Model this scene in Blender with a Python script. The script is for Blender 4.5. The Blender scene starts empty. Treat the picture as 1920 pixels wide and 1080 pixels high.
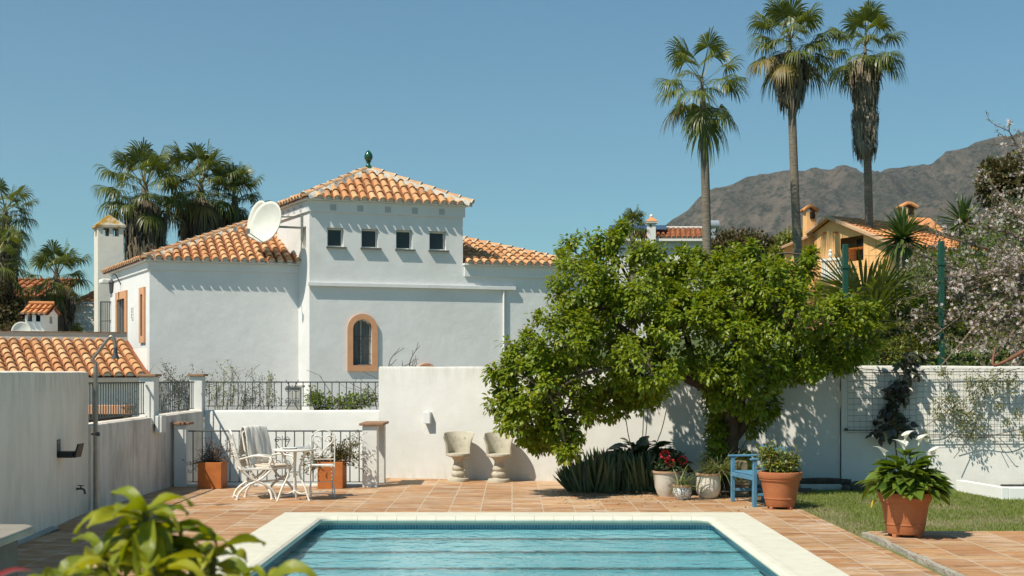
import bpy, math, random
import numpy as np
from mathutils import Vector, Matrix
random.seed(7); rng = np.random.default_rng(7)
S = bpy.context.scene
C = S.collection
F = 2400.0; EYE = 1.75
R = math.radians
Z = Vector((0, 0, 1))
def P(px, py, y): return Vector(((px-960)*y/F, y, EYE-(py-700)*y/F))      # surveyed point at a known distance y
def G(px, py, h=0.0):
    y = (EYE-h)*F/(py-700); return Vector(((px-960)*y/F, y, h))
WM = {}
def tag(o, label=None, cat=None, group=None, kind=None):
    if label: o['label'] = label
    if cat: o['category'] = cat
    if group: o['group'] = group
    if kind: o['kind'] = kind
    return o
def empty(name, label, cat, loc, rz=0.0, group=None):
    o = bpy.data.objects.new(name, None); C.objects.link(o)
    o.location = loc; o.rotation_euler = (0, 0, rz); o.empty_display_size = .1
    WM[o.name] = Matrix.Translation(Vector(loc)) @ Matrix.Rotation(rz, 4, 'Z')
    return tag(o, label, cat, group)
def kids(o): return [c for c in bpy.data.objects if c.parent == o]
def copy_tree(o, parent=None):
    c = o.copy(); C.objects.link(c); c.parent = parent
    for k in kids(o): copy_tree(k, c)
    return c
def link_mesh(name, me, mats, parent, local):
    o = bpy.data.objects.new(name, me); C.objects.link(o)
    for m in (mats if isinstance(mats, (list, tuple)) else [mats]): me.materials.append(m)
    n = len(me.vertices); co = np.empty(n*3); me.vertices.foreach_get('co', co); co = co.reshape(-1, 3)
    if parent is not None:
        o.parent = parent; W = WM[parent.name]
        if not local:
            A = np.array(W.inverted()); co = co @ A[:3, :3].T + A[:3, 3]
            me.vertices.foreach_set('co', co.ravel())
        WM[o.name] = W.copy()
    elif not local:
        b = np.array([(co[:, 0].min()+co[:, 0].max())/2, (co[:, 1].min()+co[:, 1].max())/2, co[:, 2].min()])
        me.vertices.foreach_set('co', (co-b).ravel()); o.location = b
        WM[o.name] = Matrix.Translation(Vector(b))
    me.update()
    return o
class MB:
    def __init__(s): s.v = []; s.f = []; s.mi = []
    def add(s, v, f, mi=0):
        b = len(s.v); s.v += [tuple(x) for x in v]; s.f += [tuple(i+b for i in q) for q in f]; s.mi += [mi]*len(f); return s
    def box(s, c, d, rz=0.0, mi=0, M=None):
        x, y, z = d[0]/2, d[1]/2, d[2]/2
        m = M if M is not None else Matrix.Rotation(rz, 3, 'Z')
        v = [Vector(c)+m @ Vector((i*x, j*y, k*z)) for k in (-1, 1) for i, j in ((-1, -1), (1, -1), (1, 1), (-1, 1))]
        return s.add(v, [(3, 2, 1, 0), (4, 5, 6, 7), (0, 1, 5, 4), (1, 2, 6, 5), (2, 3, 7, 6), (3, 0, 4, 7)], mi)
    def bar(s, p, q, w, h=None, up=Z, mi=0):
        p = Vector(p); q = Vector(q); d = q-p; L = d.length; x = d.normalized(); u = Vector(up)
        if abs(x.dot(u)) > .98: u = Vector((1, 0, 0))
        y = u.cross(x).normalized(); z = x.cross(y)
        return s.box((p+q)/2, (L, w, h or w), M=Matrix((x, y, z)).transposed(), mi=mi)
    def tube(s, pts, r, n=8, cap=True, mi=0):
        pts = [Vector(p) for p in pts]; k = len(pts)
        rr = r if isinstance(r, (list, tuple)) else [r]*k
        ref = None; v = []; f = []
        for i, p in enumerate(pts):
            t = (pts[min(i+1, k-1)]-pts[max(i-1, 0)]).normalized()
            if ref is None:
                ref = t.cross(Vector((.3, .2, 1))); 
                if ref.length < .05: ref = t.cross(Vector((1, 0, 0)))
            ref = (ref-t*ref.dot(t)).normalized(); b = t.cross(ref)
            for j in range(n):
                a = 2*math.pi*j/n; v.append(p+(ref*math.cos(a)+b*math.sin(a))*rr[i])
        for i in range(k-1):
            for j in range(n):
                f.append((i*n+j, i*n+(j+1) % n, (i+1)*n+(j+1) % n, (i+1)*n+j))
        if cap: f.append(tuple(range(n-1, -1, -1))); f.append(tuple((k-1)*n+j for j in range(n)))
        return s.add(v, f, mi)
    def lathe(s, prof, c=(0, 0, 0), n=36, mi=0, cap0=True, cap1=True):
        v = []; f = []; k = len(prof)
        for r, z in prof:
            for j in range(n):
                a = 2*math.pi*j/n; v.append((c[0]+r*math.cos(a), c[1]+r*math.sin(a), c[2]+z))
        for i in range(k-1):
            for j in range(n): f.append((i*n+j, i*n+(j+1) % n, (i+1)*n+(j+1) % n, (i+1)*n+j))
        if cap0: f.append(tuple(range(n-1, -1, -1)))
        if cap1: f.append(tuple((k-1)*n+j for j in range(n)))
        return s.add(v, f, mi)
    def prism(s, poly, vec, mi=0):
        k = len(poly); vec = Vector(vec); v = [Vector(p) for p in poly]; v += [p+vec for p in v[:k]]
        nrm = Vector((0, 0, 0))
        for i in range(1, k-1): nrm += (v[i]-v[0]).cross(v[i+1]-v[0])
        f = [tuple(range(k)), tuple(range(2*k-1, k-1, -1))]+[(i, i+k, (i+1) % k+k, (i+1) % k) for i in range(k)]
        if nrm.dot(vec) > 0: f = [tuple(reversed(q)) for q in f]
        return s.add(v, f, mi)
    def grid(s, fn, nu, nv, mi=0, closed=False):
        v = [fn(i/nu, j/nv) for j in range(nv+1) for i in range(nu+1)]
        f = [(j*(nu+1)+i, j*(nu+1)+i+1, (j+1)*(nu+1)+i+1, (j+1)*(nu+1)+i) for j in range(nv) for i in range(nu)]
        return s.add(v, f, mi)
    def build(s, name, mats, parent=None, local=False, smooth=None, bevel=0, seg=2, solid=0):
        me = bpy.data.meshes.new(name); me.from_pydata(s.v, [], s.f)
        if len(set(s.mi)) > 1: me.polygons.foreach_set('material_index', s.mi)
        o = link_mesh(name, me, mats, parent, local)
        if smooth is not None:
            me.polygons.foreach_set('use_smooth', [True]*len(me.polygons))
            if smooth < 180: me.set_sharp_from_angle(angle=R(smooth))
        if solid:
            m = o.modifiers.new('thickness', 'SOLIDIFY'); m.thickness = solid; m.offset = 0
        if bevel:
            m = o.modifiers.new('edges', 'BEVEL'); m.width = bevel; m.segments = seg; m.limit_method = 'ANGLE'; m.angle_limit = R(35); m.harden_normals = False
        return o
def np_mesh(name, V, faces, mats, parent=None, smooth=False, mi=None, local=False):
    """V (n,3) and faces: list of (k, idx array (m,k))"""
    me = bpy.data.meshes.new(name); me.vertices.add(len(V)); me.vertices.foreach_set('co', np.asarray(V, dtype=np.float32).ravel())
    nl = sum(a.size for a in faces); npoly = sum(len(a) for a in faces)
    me.loops.add(nl); me.polygons.add(npoly)
    li = np.concatenate([a.ravel() for a in faces]).astype(np.int32)
    tot = np.concatenate([np.full(len(a), a.shape[1], np.int32) for a in faces])
    st = np.concatenate([[0], np.cumsum(tot)[:-1]]).astype(np.int32)
    me.loops.foreach_set('vertex_index', li); me.polygons.foreach_set('loop_start', st); 
    try: me.polygons.foreach_set('loop_total', tot)
    except Exception: pass
    if mi is not None: me.polygons.foreach_set('material_index', np.asarray(mi, dtype=np.int32))
    me.update(calc_edges=True); me.validate()
    if smooth: me.polygons.foreach_set('use_smooth', np.ones(npoly, dtype=bool))
    return link_mesh(name, me, mats, parent, local)
def nrm(a): return a/np.maximum(np.linalg.norm(a, axis=1, keepdims=True), 1e-9)
def leaf_template(st, w, droop=.2, fold=.15, across=1):
    """leaf along +x; stations st, half widths w; two halves folded along the midrib"""
    v = []; f = []; k = len(st)
    for x, ww in zip(st, w):
        zc = -droop*x*x
        row = [(x, -ww, zc+fold*ww), (x, 0, zc), (x, ww, zc+fold*ww)]
        v += row
    for i in range(k-1):
        for j in range(2):
            a = i*3+j; f.append((a, a+3, a+4, a+1))
    return np.array(v, dtype=float), np.array(f)
LEAF4 = (np.array([(0, 0, 0), (.42, -.3, .07), (.45, 0, 0), (.42, .3, .07), (1, 0, -.16)], float), np.array([(0, 1, 2), (0, 2, 3), (1, 4, 2), (2, 4, 3)]))
BLADE = (np.array([(0, -.03, 0), (0, .03, 0), (.5, -.024, .0), (.5, .024, .0), (1, 0, -.2)], float), None)
def scatter(tpl, pos, d, n, sc, wid=None):
    """copies template at pos with long axis d, normal n, scale sc"""
    tv, tf = tpl; pos = np.asarray(pos, float); d = nrm(np.asarray(d, float)); n = np.asarray(n, float)
    n = nrm(n-d*np.sum(n*d, axis=1, keepdims=True)); y = np.cross(n, d)
    sc = np.broadcast_to(np.asarray(sc, float), (len(pos),))
    wd = sc if wid is None else sc*wid
    V = pos[:, None, :]+(tv[None, :, 0, None]*d[:, None, :]*sc[:, None, None]+tv[None, :, 1, None]*y[:, None, :]*wd[:, None, None]+tv[None, :, 2, None]*n[:, None, :]*sc[:, None, None])
    k = len(tv); Fc = tf[None, :, :]+(np.arange(len(pos))*k)[:, None, None]
    return V.reshape(-1, 3), Fc.reshape(-1, tf.shape[1])
def rand_dir(n):
    return nrm(rng.normal(size=(n, 3)))
def bez(pts, n=12):
    """Catmull-Rom through points"""
    p = [Vector(x) for x in pts]; p = [p[0]*2-p[1]]+p+[p[-1]*2-p[-2]]; out = []
    m = max(2, n//(len(p)-3))
    for i in range(1, len(p)-2):
        for k in range(m):
            t = k/m; a, b, c, d = p[i-1:i+3]
            out.append(.5*((2*b)+(c-a)*t+(2*a-5*b+4*c-d)*t*t+(3*b-a-3*c+d)*t**3))
    out.append(p[-2]); return out
def taper(n, a, b): return [a+(b-a)*i/(n-1) for i in range(n)]
# ------------------------------------------------------------------ materials
class NT:
    def __init__(s, name):
        s.m = bpy.data.materials.new(name); s.m.use_nodes = True; s.t = s.m.node_tree; s.t.nodes.clear()
        s.out = s.n('OutputMaterial')
    def n(s, typ, **kw):
        o = s.t.nodes.new('ShaderNode'+typ)
        for k, v in kw.items():
            if hasattr(o, k): setattr(o, k, v)
        return o
    def l(s, a, b): s.t.links.new(a, b)
    def coords(s, stretch=(1, 1, 1), world=False):
        mp = s.n('Mapping'); mp.inputs['Scale'].default_value = stretch
        if world: s.l(s.n('NewGeometry').outputs['Position'], mp.inputs[0])
        else: s.l(s.n('TexCoord').outputs['Object'], mp.inputs[0])
        return mp.outputs[0]
    def noise(s, co, scale, detail=6, rough=.6, dist=0):
        o = s.n('TexNoise'); o.inputs['Scale'].default_value = scale; o.inputs['Detail'].default_value = detail
        o.inputs['Roughness'].default_value = rough; o.inputs['Distortion'].default_value = dist
        s.l(co, o.inputs['Vector']); return o.outputs['Fac']
    def ramp(s, fac, stops):
        o = s.n('ValToRGB'); e = o.color_ramp.elements
        while len(e) < len(stops): e.new(.5)
        for i, (p, c) in enumerate(stops):
            e[i].position = p; e[i].color = (c if not isinstance(c, (int, float)) else (c, c, c))[:3]+(1,) if not isinstance(c, (int, float)) else (c, c, c, 1)
        s.l(fac, o.inputs[0]); return o.outputs[0]
    def mix(s, fac, a, b, mode='MIX'):
        o = s.n('Mix', data_type='RGBA', blend_type=mode)
        for sock, v in ((o.inputs[0], fac), (o.inputs[6], a), (o.inputs[7], b)):
            if hasattr(v, 'is_linked'): s.l(v, sock)
            elif isinstance(v, (int, float)): sock.default_value = v
            else: sock.default_value = tuple(v)+(1,)
        return o.outputs[2]
    def math(s, op, a, b=0.0, c=None):
        o = s.n('Math', operation=op)
        for i, v in enumerate((a, b) if c is None else (a, b, c)):
            if hasattr(v, 'is_linked'): s.l(v, o.inputs[i])
            else: o.inputs[i].default_value = v
        return o.outputs[0]
    def bump(s, h, strength, dist=.02):
        o = s.n('Bump'); o.inputs['Strength'].default_value = strength; o.inputs['Distance'].default_value = dist
        s.l(h, o.inputs['Height']); return o.outputs[0]
    def principled(s, col, rough=.7, normal=None, metal=0, spec=.5):
        o = s.n('BsdfPrincipled'); o.inputs['Metallic'].default_value = metal
        o.inputs['Specular IOR Level'].default_value = spec
        if hasattr(col, 'is_linked'): s.l(col, o.inputs['Base Color'])
        else: o.inputs['Base Color'].default_value = tuple(col)+(1,)
        if hasattr(rough, 'is_linked'): s.l(rough, o.inputs['Roughness'])
        else: o.inputs['Roughness'].default_value = rough
        if normal is not None: s.l(normal, o.inputs['Normal'])
        return o
    def done(s, sh):
        s.l(sh.outputs[0] if hasattr(sh, 'outputs') else sh, s.out.inputs[0]); return s.m
def M(name, c1, c2=None, scale=6, rough=.7, bump=0, bscale=60, bdist=.01, island=0, stretch=(1, 1, 1), spec=.35, lo=.35, hi=.65, metal=0, c3=None, s3=2.5, lo3=.55, hi3=.7):
    t = NT(name); co = t.coords(stretch)
    col = c1 if c2 is None else t.ramp(t.noise(co, scale), [(lo, c1), (hi, c2)])
    if c3 is not None:
        fac = t.ramp(t.noise(co, s3, 8, .65), [(lo3, 0.0), (hi3, 1.0)]); col = t.mix(fac, col, c3)
    if island:
        g = t.n('NewGeometry'); h = t.n('HueSaturation')
        t.l(t.math('MULTIPLY_ADD', g.outputs['Random Per Island'], island*2, 1-island), h.inputs['Value'])
        t.l(t.math('MULTIPLY_ADD', g.outputs['Random Per Island'], .05, .475), h.inputs['Hue'])
        if hasattr(col, 'is_linked'): t.l(col, h.inputs['Color'])
        else: h.inputs['Color'].default_value = tuple(col)+(1,)
        col = h.outputs[0]
    nb = t.bump(t.noise(co, bscale, 5), bump, bdist) if bump else None
    return t.done(t.principled(col, rough, nb, metal, spec))
def LEAFM(name, cols, trans=.35, rough=.42, tcol=None, spec=.45, back=None):
    t = NT(name); g = t.n('NewGeometry')
    k = len(cols); col = t.ramp(g.outputs['Random Per Island'], [(i/(k-1) if k > 1 else 0, c) for i, c in enumerate(cols)])
    p = t.principled(col, rough, None, 0, spec)
    tr = t.n('BsdfTranslucent'); t.l(t.mix(1.0, col, tcol or (1.5, 1.35, .6), 'MULTIPLY'), tr.inputs[0])
    mx = t.n('MixShader'); mx.inputs[0].default_value = trans; t.l(p.outputs[0], mx.inputs[1]); t.l(tr.outputs[0], mx.inputs[2])
    return t.done(mx.outputs[0])
def plaster(name, base, dirt=(.45, .42, .36), amount=.25, streak=0.0, base2=None, top=0.0):
    t = NT(name); co = t.coords(world=True)
    a = t.noise(co, .9, 8, .62); b = t.noise(t.coords((2.4, 2.4, .5), True), 1.3, 8, .7)
    col = t.ramp(t.noise(co, 2.2, 6), [(.3, base), (.7, base2 or tuple(x*.93 for x in base))])
    col = t.mix(t.math('MULTIPLY', t.ramp(a, [(.5, 0.0), (.75, 1.0)]), amount), col, dirt)
    if streak:
        fine = t.noise(t.coords((11, 11, 1.9), True), 1.6, 9, .75)
        m = t.math('MULTIPLY', t.ramp(b, [(.42, 0.0), (.72, 1.0)]), t.ramp(fine, [(.35, .35), (.7, 1.0)]))
        col = t.mix(t.math('MULTIPLY', m, streak), col, dirt)
    if top:
        sp = t.n('SeparateXYZ'); t.l(co, sp.inputs[0]); fine = t.noise(t.coords((7, 7, 1.1), True), 1.5, 8, .72)
        up = t.ramp(t.math('MULTIPLY', sp.outputs[2], .5), [((top-.42)/2, 0.0), ((top-.05)/2, 1.0)]); dn = t.ramp(sp.outputs[2], [(.0, 1.0), (.28, 0.0)])
        col = t.mix(t.math('MULTIPLY', t.math('MULTIPLY', t.math('MAXIMUM', up, dn), t.ramp(fine, [(.44, 0.0), (.66, 1.0)])), .6), col, dirt)
    h = t.math('ADD', t.math('MULTIPLY', t.noise(co, 3.0, 3), 1.0), t.math('MULTIPLY', t.noise(co, 35, 5), .12))
    return t.done(t.principled(col, .85, t.bump(h, .3, .03), 0, .2))
WHITE = plaster('white_plaster', (.74, .735, .69), (.50, .48, .42), .28)
HOUSEW = plaster('house_plaster', (.695, .695, .68), (.49, .47, .42), .38, .16)
WALLW = plaster('garden_wall_plaster', (.64, .63, .59), (.44, .43, .36), .35, .25, top=1.86)
STAIN = plaster('stained_plaster', (.78, .71, .61), (.23, .17, .115), .4, 1.0)
STAINL = plaster('lightly_stained_plaster', (.90, .80, .66), (.50, .41, .30), .4, .55, top=1.77)
CREAM = plaster('cream_chimney_plaster', (.70, .665, .58), (.58, .54, .45), .3)
PEACH = M('peach_paint', (.60, .315, .17), (.53, .27, .145), rough=.8, bump=.15, island=0)
YELLOW = M('ochre_render', (.84, .48, .20), (.78, .44, .18), scale=3, rough=.9, bump=.1)
IRON = M('dark_iron', (.045, .05, .048), (.075, .08, .075), scale=20, rough=.55, bump=.1)
IRONG = M('grey_painted_iron', (.09, .105, .105), (.06, .07, .07), scale=20, rough=.6)
WMETAL = M('white_painted_iron', (.74, .72, .65), (.62, .57, .47), scale=18, rough=.5, lo=.5, hi=.75, c3=(.30, .17, .09), s3=30, lo3=.66, hi3=.74)
STEEL = M('brushed_pipe', (.33, .31, .27), (.26, .235, .2), scale=8, rough=.38, metal=.7)
TERRA = M('terracotta_pot', (.42, .155, .062), (.34, .115, .045), scale=4, rough=.75, bump=.12, bscale=25, c3=(.55, .36, .24), s3=3.2, lo3=.6, hi3=.8)
TERRAB = M('orange_planter', (.47, .155, .035), (.38, .115, .026), scale=7, rough=.7, bump=.1)
CONC = M('weathered_concrete', (.50, .46, .36), (.40, .365, .285), scale=8, rough=.9, bump=.5, bscale=70, c3=(.11, .10, .08), s3=26, lo3=.6, hi3=.68)
GLASSD = M('dark_window_glass', (.018, .022, .024), (.03, .034, .035), scale=2, rough=.12, spec=.35)
FRAMEG = M('pale_window_frame', (.62, .62, .57), rough=.5)
SLATE = M('dark_sill', (.10, .105, .10), (.14, .14, .13), scale=12, rough=.7)
def tile_mat(name, a, b, c, moss=.5):
    t = NT(name); g = t.n('NewGeometry'); co = t.coords(world=True)
    col = t.ramp(g.outputs['Random Per Island'], [(0, a), (.35, b), (.75, c), (1, tuple(x*.78 for x in a))])
    col = t.mix(t.math('MULTIPLY', t.ramp(t.noise(co, 9, 7, .65), [(.48, 0.0), (.72, 1.0)]), moss), col, (.20, .12, .062))
    col = t.mix(t.math('MULTIPLY', t.ramp(t.noise(co, 5, 5), [(.5, 0.0), (.75, 1.0)]), .35), col, (.62, .40, .17))
    return t.done(t.principled(col, .85, t.bump(t.noise(co, 60, 4), .3, .008), 0, .15))
TILE = tile_mat('clay_roof_tile', (.50, .235, .105), (.57, .315, .155), (.63, .395, .215))
TILEB = tile_mat('distant_clay_tile', (.42, .15, .065), (.48, .20, .09), (.36, .13, .06))
TILEO = tile_mat('orange_clay_tile', (.60, .25, .10), (.64, .30, .13), (.55, .21, .08), .15)
MORTAR = M('lime_mortar', (.58, .55, .48), (.42, .40, .34), scale=14, rough=.95, bump=.5, c3=(.20, .19, .16), s3=9, lo3=.58, hi3=.7)
PAN = M('clay_pan_tile', (.28, .10, .04), (.22, .075, .03), scale=6, rough=.9)
BARK = M('tree_bark', (.085, .06, .04), (.05, .036, .025), scale=14, rough=.9, bump=.8, bscale=30, bdist=.03, stretch=(1, 1, .4))
TWIG = M('grey_twig', (.16, .12, .085), (.10, .075, .055), scale=20, rough=.9)
PALMBARK = M('palm_bark', (.24, .20, .155), (.15, .125, .095), scale=5, rough=.95, bump=.8, bscale=8, bdist=.05, stretch=(.6, .6, 5))
SOIL = M('dark_soil', (.06, .045, .03), (.10, .075, .05), scale=18, rough=1, bump=.8, bscale=40)
# ------------------------------------------------------------------ camera, sky, sun
cam = bpy.data.objects.new('camera', bpy.data.cameras.new('camera')); C.objects.link(cam); S.camera = cam
cam.location = (0, 0, EYE); cam.rotation_euler = (R(90), 0, 0)
cam.data.sensor_width = 36; cam.data.lens = 45; cam.data.shift_y = 160/1920; cam.data.clip_end = 20000; cam.data.clip_start = .1
cam.data.dof.use_dof = True; cam.data.dof.focus_distance = 20; cam.data.dof.aperture_fstop = 5.0
SUNV = Vector((.56, .50, -1.0)).normalized()
elev = math.asin(-SUNV.z)
sun = bpy.data.objects.new('sun', bpy.data.lights.new('sun', 'SUN')); C.objects.link(sun)
sun.rotation_euler = SUNV.to_track_quat('-Z', 'Y').to_euler(); sun.location = (-20, -15, 40)
sun.data.energy = 4.8; sun.data.angle = R(.55); sun.data.color = (1, .925, .80)
w = bpy.data.worlds.new('World'); S.world = w; w.use_nodes = True; nt = w.node_tree; nt.nodes.clear()
sky = nt.nodes.new('ShaderNodeTexSky'); sky.sky_type = 'NISHITA'; sky.sun_disc = False
sky.sun_elevation = elev; sky.sun_rotation = math.atan2(-SUNV.x, -SUNV.y); sky.altitude = 100
sky.air_density = 1.0; sky.dust_density = .5; sky.ozone_density = 1.4
mul = nt.nodes.new('ShaderNodeMix'); mul.data_type = 'RGBA'; mul.blend_type = 'MULTIPLY'; mul.inputs[0].default_value = 1
mul.inputs[7].default_value = (.575, .92, .93, 1)
bg = nt.nodes.new('ShaderNodeBackground'); bg.inputs[1].default_value = .092
ow = nt.nodes.new('ShaderNodeOutputWorld')
nt.links.new(sky.outputs[0], mul.inputs[6]); nt.links.new(mul.outputs[2], bg.inputs[0]); nt.links.new(bg.outputs[0], ow.inputs[0])
S.view_settings.view_transform = 'Standard'; S.view_settings.look = 'None'; S.view_settings.exposure = .3; S.view_settings.gamma = 1
S.view_settings.use_curve_mapping = False
S.render.engine = 'CYCLES'; S.cycles.max_bounces = 8; S.cycles.transparent_max_bounces = 12
# ------------------------------------------------------------------ ground, terrace, pool
def sheet(name, rects, z, mat, thick=0):
    b = MB()
    for x0, x1, y0, y1 in rects:
        if thick: b.box(((x0+x1)/2, (y0+y1)/2, z-thick/2), (x1-x0, y1-y0, thick))
        else: b.add([(x0, y0, z), (x1, y0, z), (x1, y1, z), (x0, y1, z)], [(0, 1, 2, 3)])
    o = b.build(name, mat); tag(o, kind='structure'); return o
def sstep(a, b, x): t = min(1, max(0, (x-a)/(b-a))); return t*t*(3-2*t)
GRASSG = M('dry_grass_ground', (.07, .10, .03), (.16, .14, .07), scale=.3, rough=1)
b = MB(); b.add([(-6000, -300, -1.25), (6000, -300, -1.25), (6000, 9000, -1.25), (-6000, 9000, -1.25)], [(0, 1, 2, 3)])
tag(b.build('ground', GRASSG), kind='structure')
# terracotta paving: continuous pale joints away from the camera, hand made tiles laid between them
def paving(name, cw=.4016, tl=.225, grey=.45):
    t = NT(name); co = t.coords(world=True)
    sep = t.n('SeparateXYZ'); t.l(co, sep.inputs[0])
    wob = t.math('MULTIPLY', t.math('SUBTRACT', t.noise(co, 3.5, 3), .5), .03)
    x = t.math('ADD', sep.outputs[0], wob); cell = t.math('DIVIDE', x, cw)
    fx = t.math('ABSOLUTE', t.math('SUBTRACT', t.math('FRACT', t.math('ADD', cell, .5)), .5))
    jx = t.math('LESS_THAN', fx, .018)
    colid = t.math('FLOOR', cell)
    y = t.math('ADD', t.math('ADD', sep.outputs[1], t.math('MULTIPLY', colid, .117)), t.math('MULTIPLY', t.math('SUBTRACT', t.noise(t.coords((1.2, 1.2, 1), True), 2.6, 3), .5), .16))
    cy = t.math('DIVIDE', y, tl); rowid = t.math('FLOOR', cy)
    fy = t.math('ABSOLUTE', t.math('SUBTRACT', t.math('FRACT', t.math('ADD', cy, .5)), .5))
    jy = t.math('LESS_THAN', fy, .026)
    cmb = t.n('CombineXYZ'); t.l(colid, cmb.inputs[0]); t.l(rowid, cmb.inputs[1])
    wn = t.n('TexWhiteNoise', noise_dimensions='2D'); t.l(cmb.outputs[0], wn.inputs['Vector'])
    col = t.ramp(wn.outputs['Value'], [(0, (.35, .170, .070)), (.3, (.47, .245, .102)), (.7, (.43, .255, .122)), (1, (.55, .33, .155))])
    st = t.coords((1.1, 4.2, 1), True)
    gf = t.ramp(t.noise(st, 1.7, 8, .68, .6), [(.47, 0.0), (.60, 1.0)])
    gw = t.math('MULTIPLY', gf, t.math('MULTIPLY_ADD', wn.outputs['Value'], .6, grey+.06))
    col = t.mix(gw, col, (.56, .43, .32))
    dk = t.ramp(t.noise(t.coords((1.6, 9, 1), True), 1.5, 8, .7, .8), [(.52, 0.0), (.64, 1.0)])
    col = t.mix(t.math('MULTIPLY', dk, .8), col, (.17, .09, .05))
    big = t.ramp(t.noise(co, .45, 4), [(.35, .84), (.7, 1.06)])
    col = t.mix(1.0, col, big, 'MULTIPLY')
    col = t.mix(t.math('MULTIPLY', jy, .75), col, (.20, .115, .065))
    col = t.mix(t.math('MULTIPLY', jx, .9), col, (.46, .39, .29))
    h = t.math('SUBTRACT', t.noise(t.coords((2, 7, 1), True), 4, 6), t.math('MULTIPLY', t.math('MAXIMUM', jx, jy), .35))
    return t.done(t.principled(col, .72, t.bump(h, .5, .012), 0, .3))
PAVE = paving('terracotta_paving'); PAVE2 = paving('terracotta_paving_step', .46, .36, .15)
OX0, OX1, OY1, CW = -2.80, 2.86, 15.80, .50      # outer edge of the pool coping
OY0 = 4.0
TERR_R = 3.72
terr = sheet('terrace', [(-5.05, OX0, 1.0, OY1), (OX1, TERR_R, 1.0, OY1), (-5.3, TERR_R, OY1, 19.93), (-2.15, TERR_R, 19.93, 21.9), (OX0, OX1, 1.0, OY0), (-5.35, -5.05, 14.4, OY1)], 0.0, PAVE, .25)
# raised paving on the right with its broken cement edge
b = MB(); b.box((6.9, 7.9, -.07), (6.16, 11.7, .25)); tag(b.build('raised_paving', PAVE2), kind='structure')
CEM = M('cement_edge', (.40, .37, .31), (.30, .27, .22), scale=9, rough=.95, bump=.9, bscale=14, bdist=.04, c3=(.12, .10, .08), s3=16, lo3=.62, hi3=.68)
b = MB(); n = 60; pts = []
for i in range(n+1):
    y = 5+8.74*i/n; pts.append((3.775+random.uniform(-.02, .015), 3.835+random.uniform(-.012, .02), y, .05+random.uniform(-.008, .004)))
for i in range(n):
    a, c = pts[i], pts[i+1]
    b.add([(a[0], a[2], -.1), (c[0], c[2], -.1), (c[0], c[2], c[3]), (a[0], a[2], a[3]), (c[1], c[2], c[3]+.004), (a[1], a[2], a[3]+.004)], [(0, 3, 2, 1), (3, 5, 4, 2)])
tag(b.build('cement_kerb', CEM), kind='structure')
# lawn
LAWN = M('lawn_soil', (.11, .14, .035), (.17, .165, .07), scale=2.2, rough=1, bump=.5, bscale=50)
sheet('lawn', [(TERR_R, 12.0, 13.76, 20.4), (TERR_R, 3.79, 3.0, 13.76)], -.004, LAWN)
GRASS = LEAFM('grass_blades', [(.11, .165, .022), (.16, .215, .03), (.22, .25, .05), (.13, .185, .026)], .3, .6, (1.4, 1.3, .6))
DRYG = LEAFM('dry_grass_blades', [(.30, .25, .13), (.24, .21, .10), (.36, .30, .17)], .25, .7, (1.2, 1.1, .7))
N = 52000
gx = rng.uniform(TERR_R+.0, 8.2, N); gy = rng.uniform(13.74, 19.3, N)
from mathutils import noise as mnoise
dry = np.array([mnoise.noise(Vector((x*.8, y*.9, 3.1)))+.6*mnoise.noise(Vector((x*2.6, y*2.9, 7)))for x, y in zip(gx, gy)])
near = np.clip((15.4-gy)/2.0, -1, 1)*.28+np.clip((4.35-gx)/.5, 0, 1)*.35
keep = (rng.uniform(size=N) < np.clip(1.05-np.clip(dry+near, 0, 1)*.9, .12, 1))
isdry = (rng.uniform(-.25, .35, N) < dry+near-.22)
for nm, sel, mat in (('grass', keep & ~isdry, GRASS), ('dry_grass', keep & isdry, DRYG)):
    k = sel.sum(); d = np.stack([rng.normal(0, .45, k), rng.normal(0, .45, k), np.ones(k)], 1)
    tv = np.array([(0, -.07, 0), (0, .07, 0), (.6, .05, -.03), (1, 0, -.2), (.6, -.05, -.03)], float); tf = np.array([(0, 1, 2, 4)]); 
    V, Fc = scatter((tv, np.array([(0, 1, 2, 4)])), np.stack([gx[sel], gy[sel], np.full(k, -.004)], 1), d, rand_dir(k), rng.uniform(.02, .05, k))
    T = (np.arange(k)*5)[:, None]+np.array([[4, 2, 3]])
    tag(np_mesh(nm, V, [Fc, T], mat), 'short green lawn grass growing beside the terrace' if nm == 'grass' else 'dry straw coloured grass patches in the lawn', 'grass', kind='stuff')
# pool
COPE = M('cream_coping_stone', (.62, .60, .49), (.57, .545, .44), scale=5, rough=.75, bump=.35, bscale=90, c3=(.48, .45, .36), s3=7, lo3=.6, hi3=.75)
pool = empty('swimming_pool', 'rectangular swimming pool with cream stone coping and blue water steps', 'pool', (0, OY1, 0))
ix0, ix1, iy1, iy0 = OX0+CW, OX1-CW, OY1-CW, OY0+CW
b = MB()
def inner_loop(off, rad=.16, n=8):
    x0, x1, y1, y0 = ix0-off, ix1+off, iy1+off, iy0-off; r = max(.02, rad+off); pts = [(x0, y0)]
    for i in range(n+1):
        a = math.pi-i/n*math.pi/2; pts.append((x0+r+r*math.cos(a), y1-r+r*math.sin(a)))
    for i in range(n+1):
        a = math.pi/2-i/n*math.pi/2; pts.append((x1-r+r*math.cos(a), y1-r+r*math.sin(a)))
    pts.append((x1, y0)); return pts
prof = [(.06, .0), (.055, .012), (.03, .035), (.0, .042), (-.03, .034), (-.045, .012), (-.045, -.012), (-.03, -.03), (.06, -.03)]   # rounded nose
prof = [(.10, .035), (.05, .038), (.0, .034), (-.03, .018), (-.04, -.004), (-.03, -.026), (.0, -.036), (.06, -.036)]
loops = [[(x, y, z) for x, y in inner_loop(o)] for o, z in prof]
k = len(loops[0])
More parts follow.
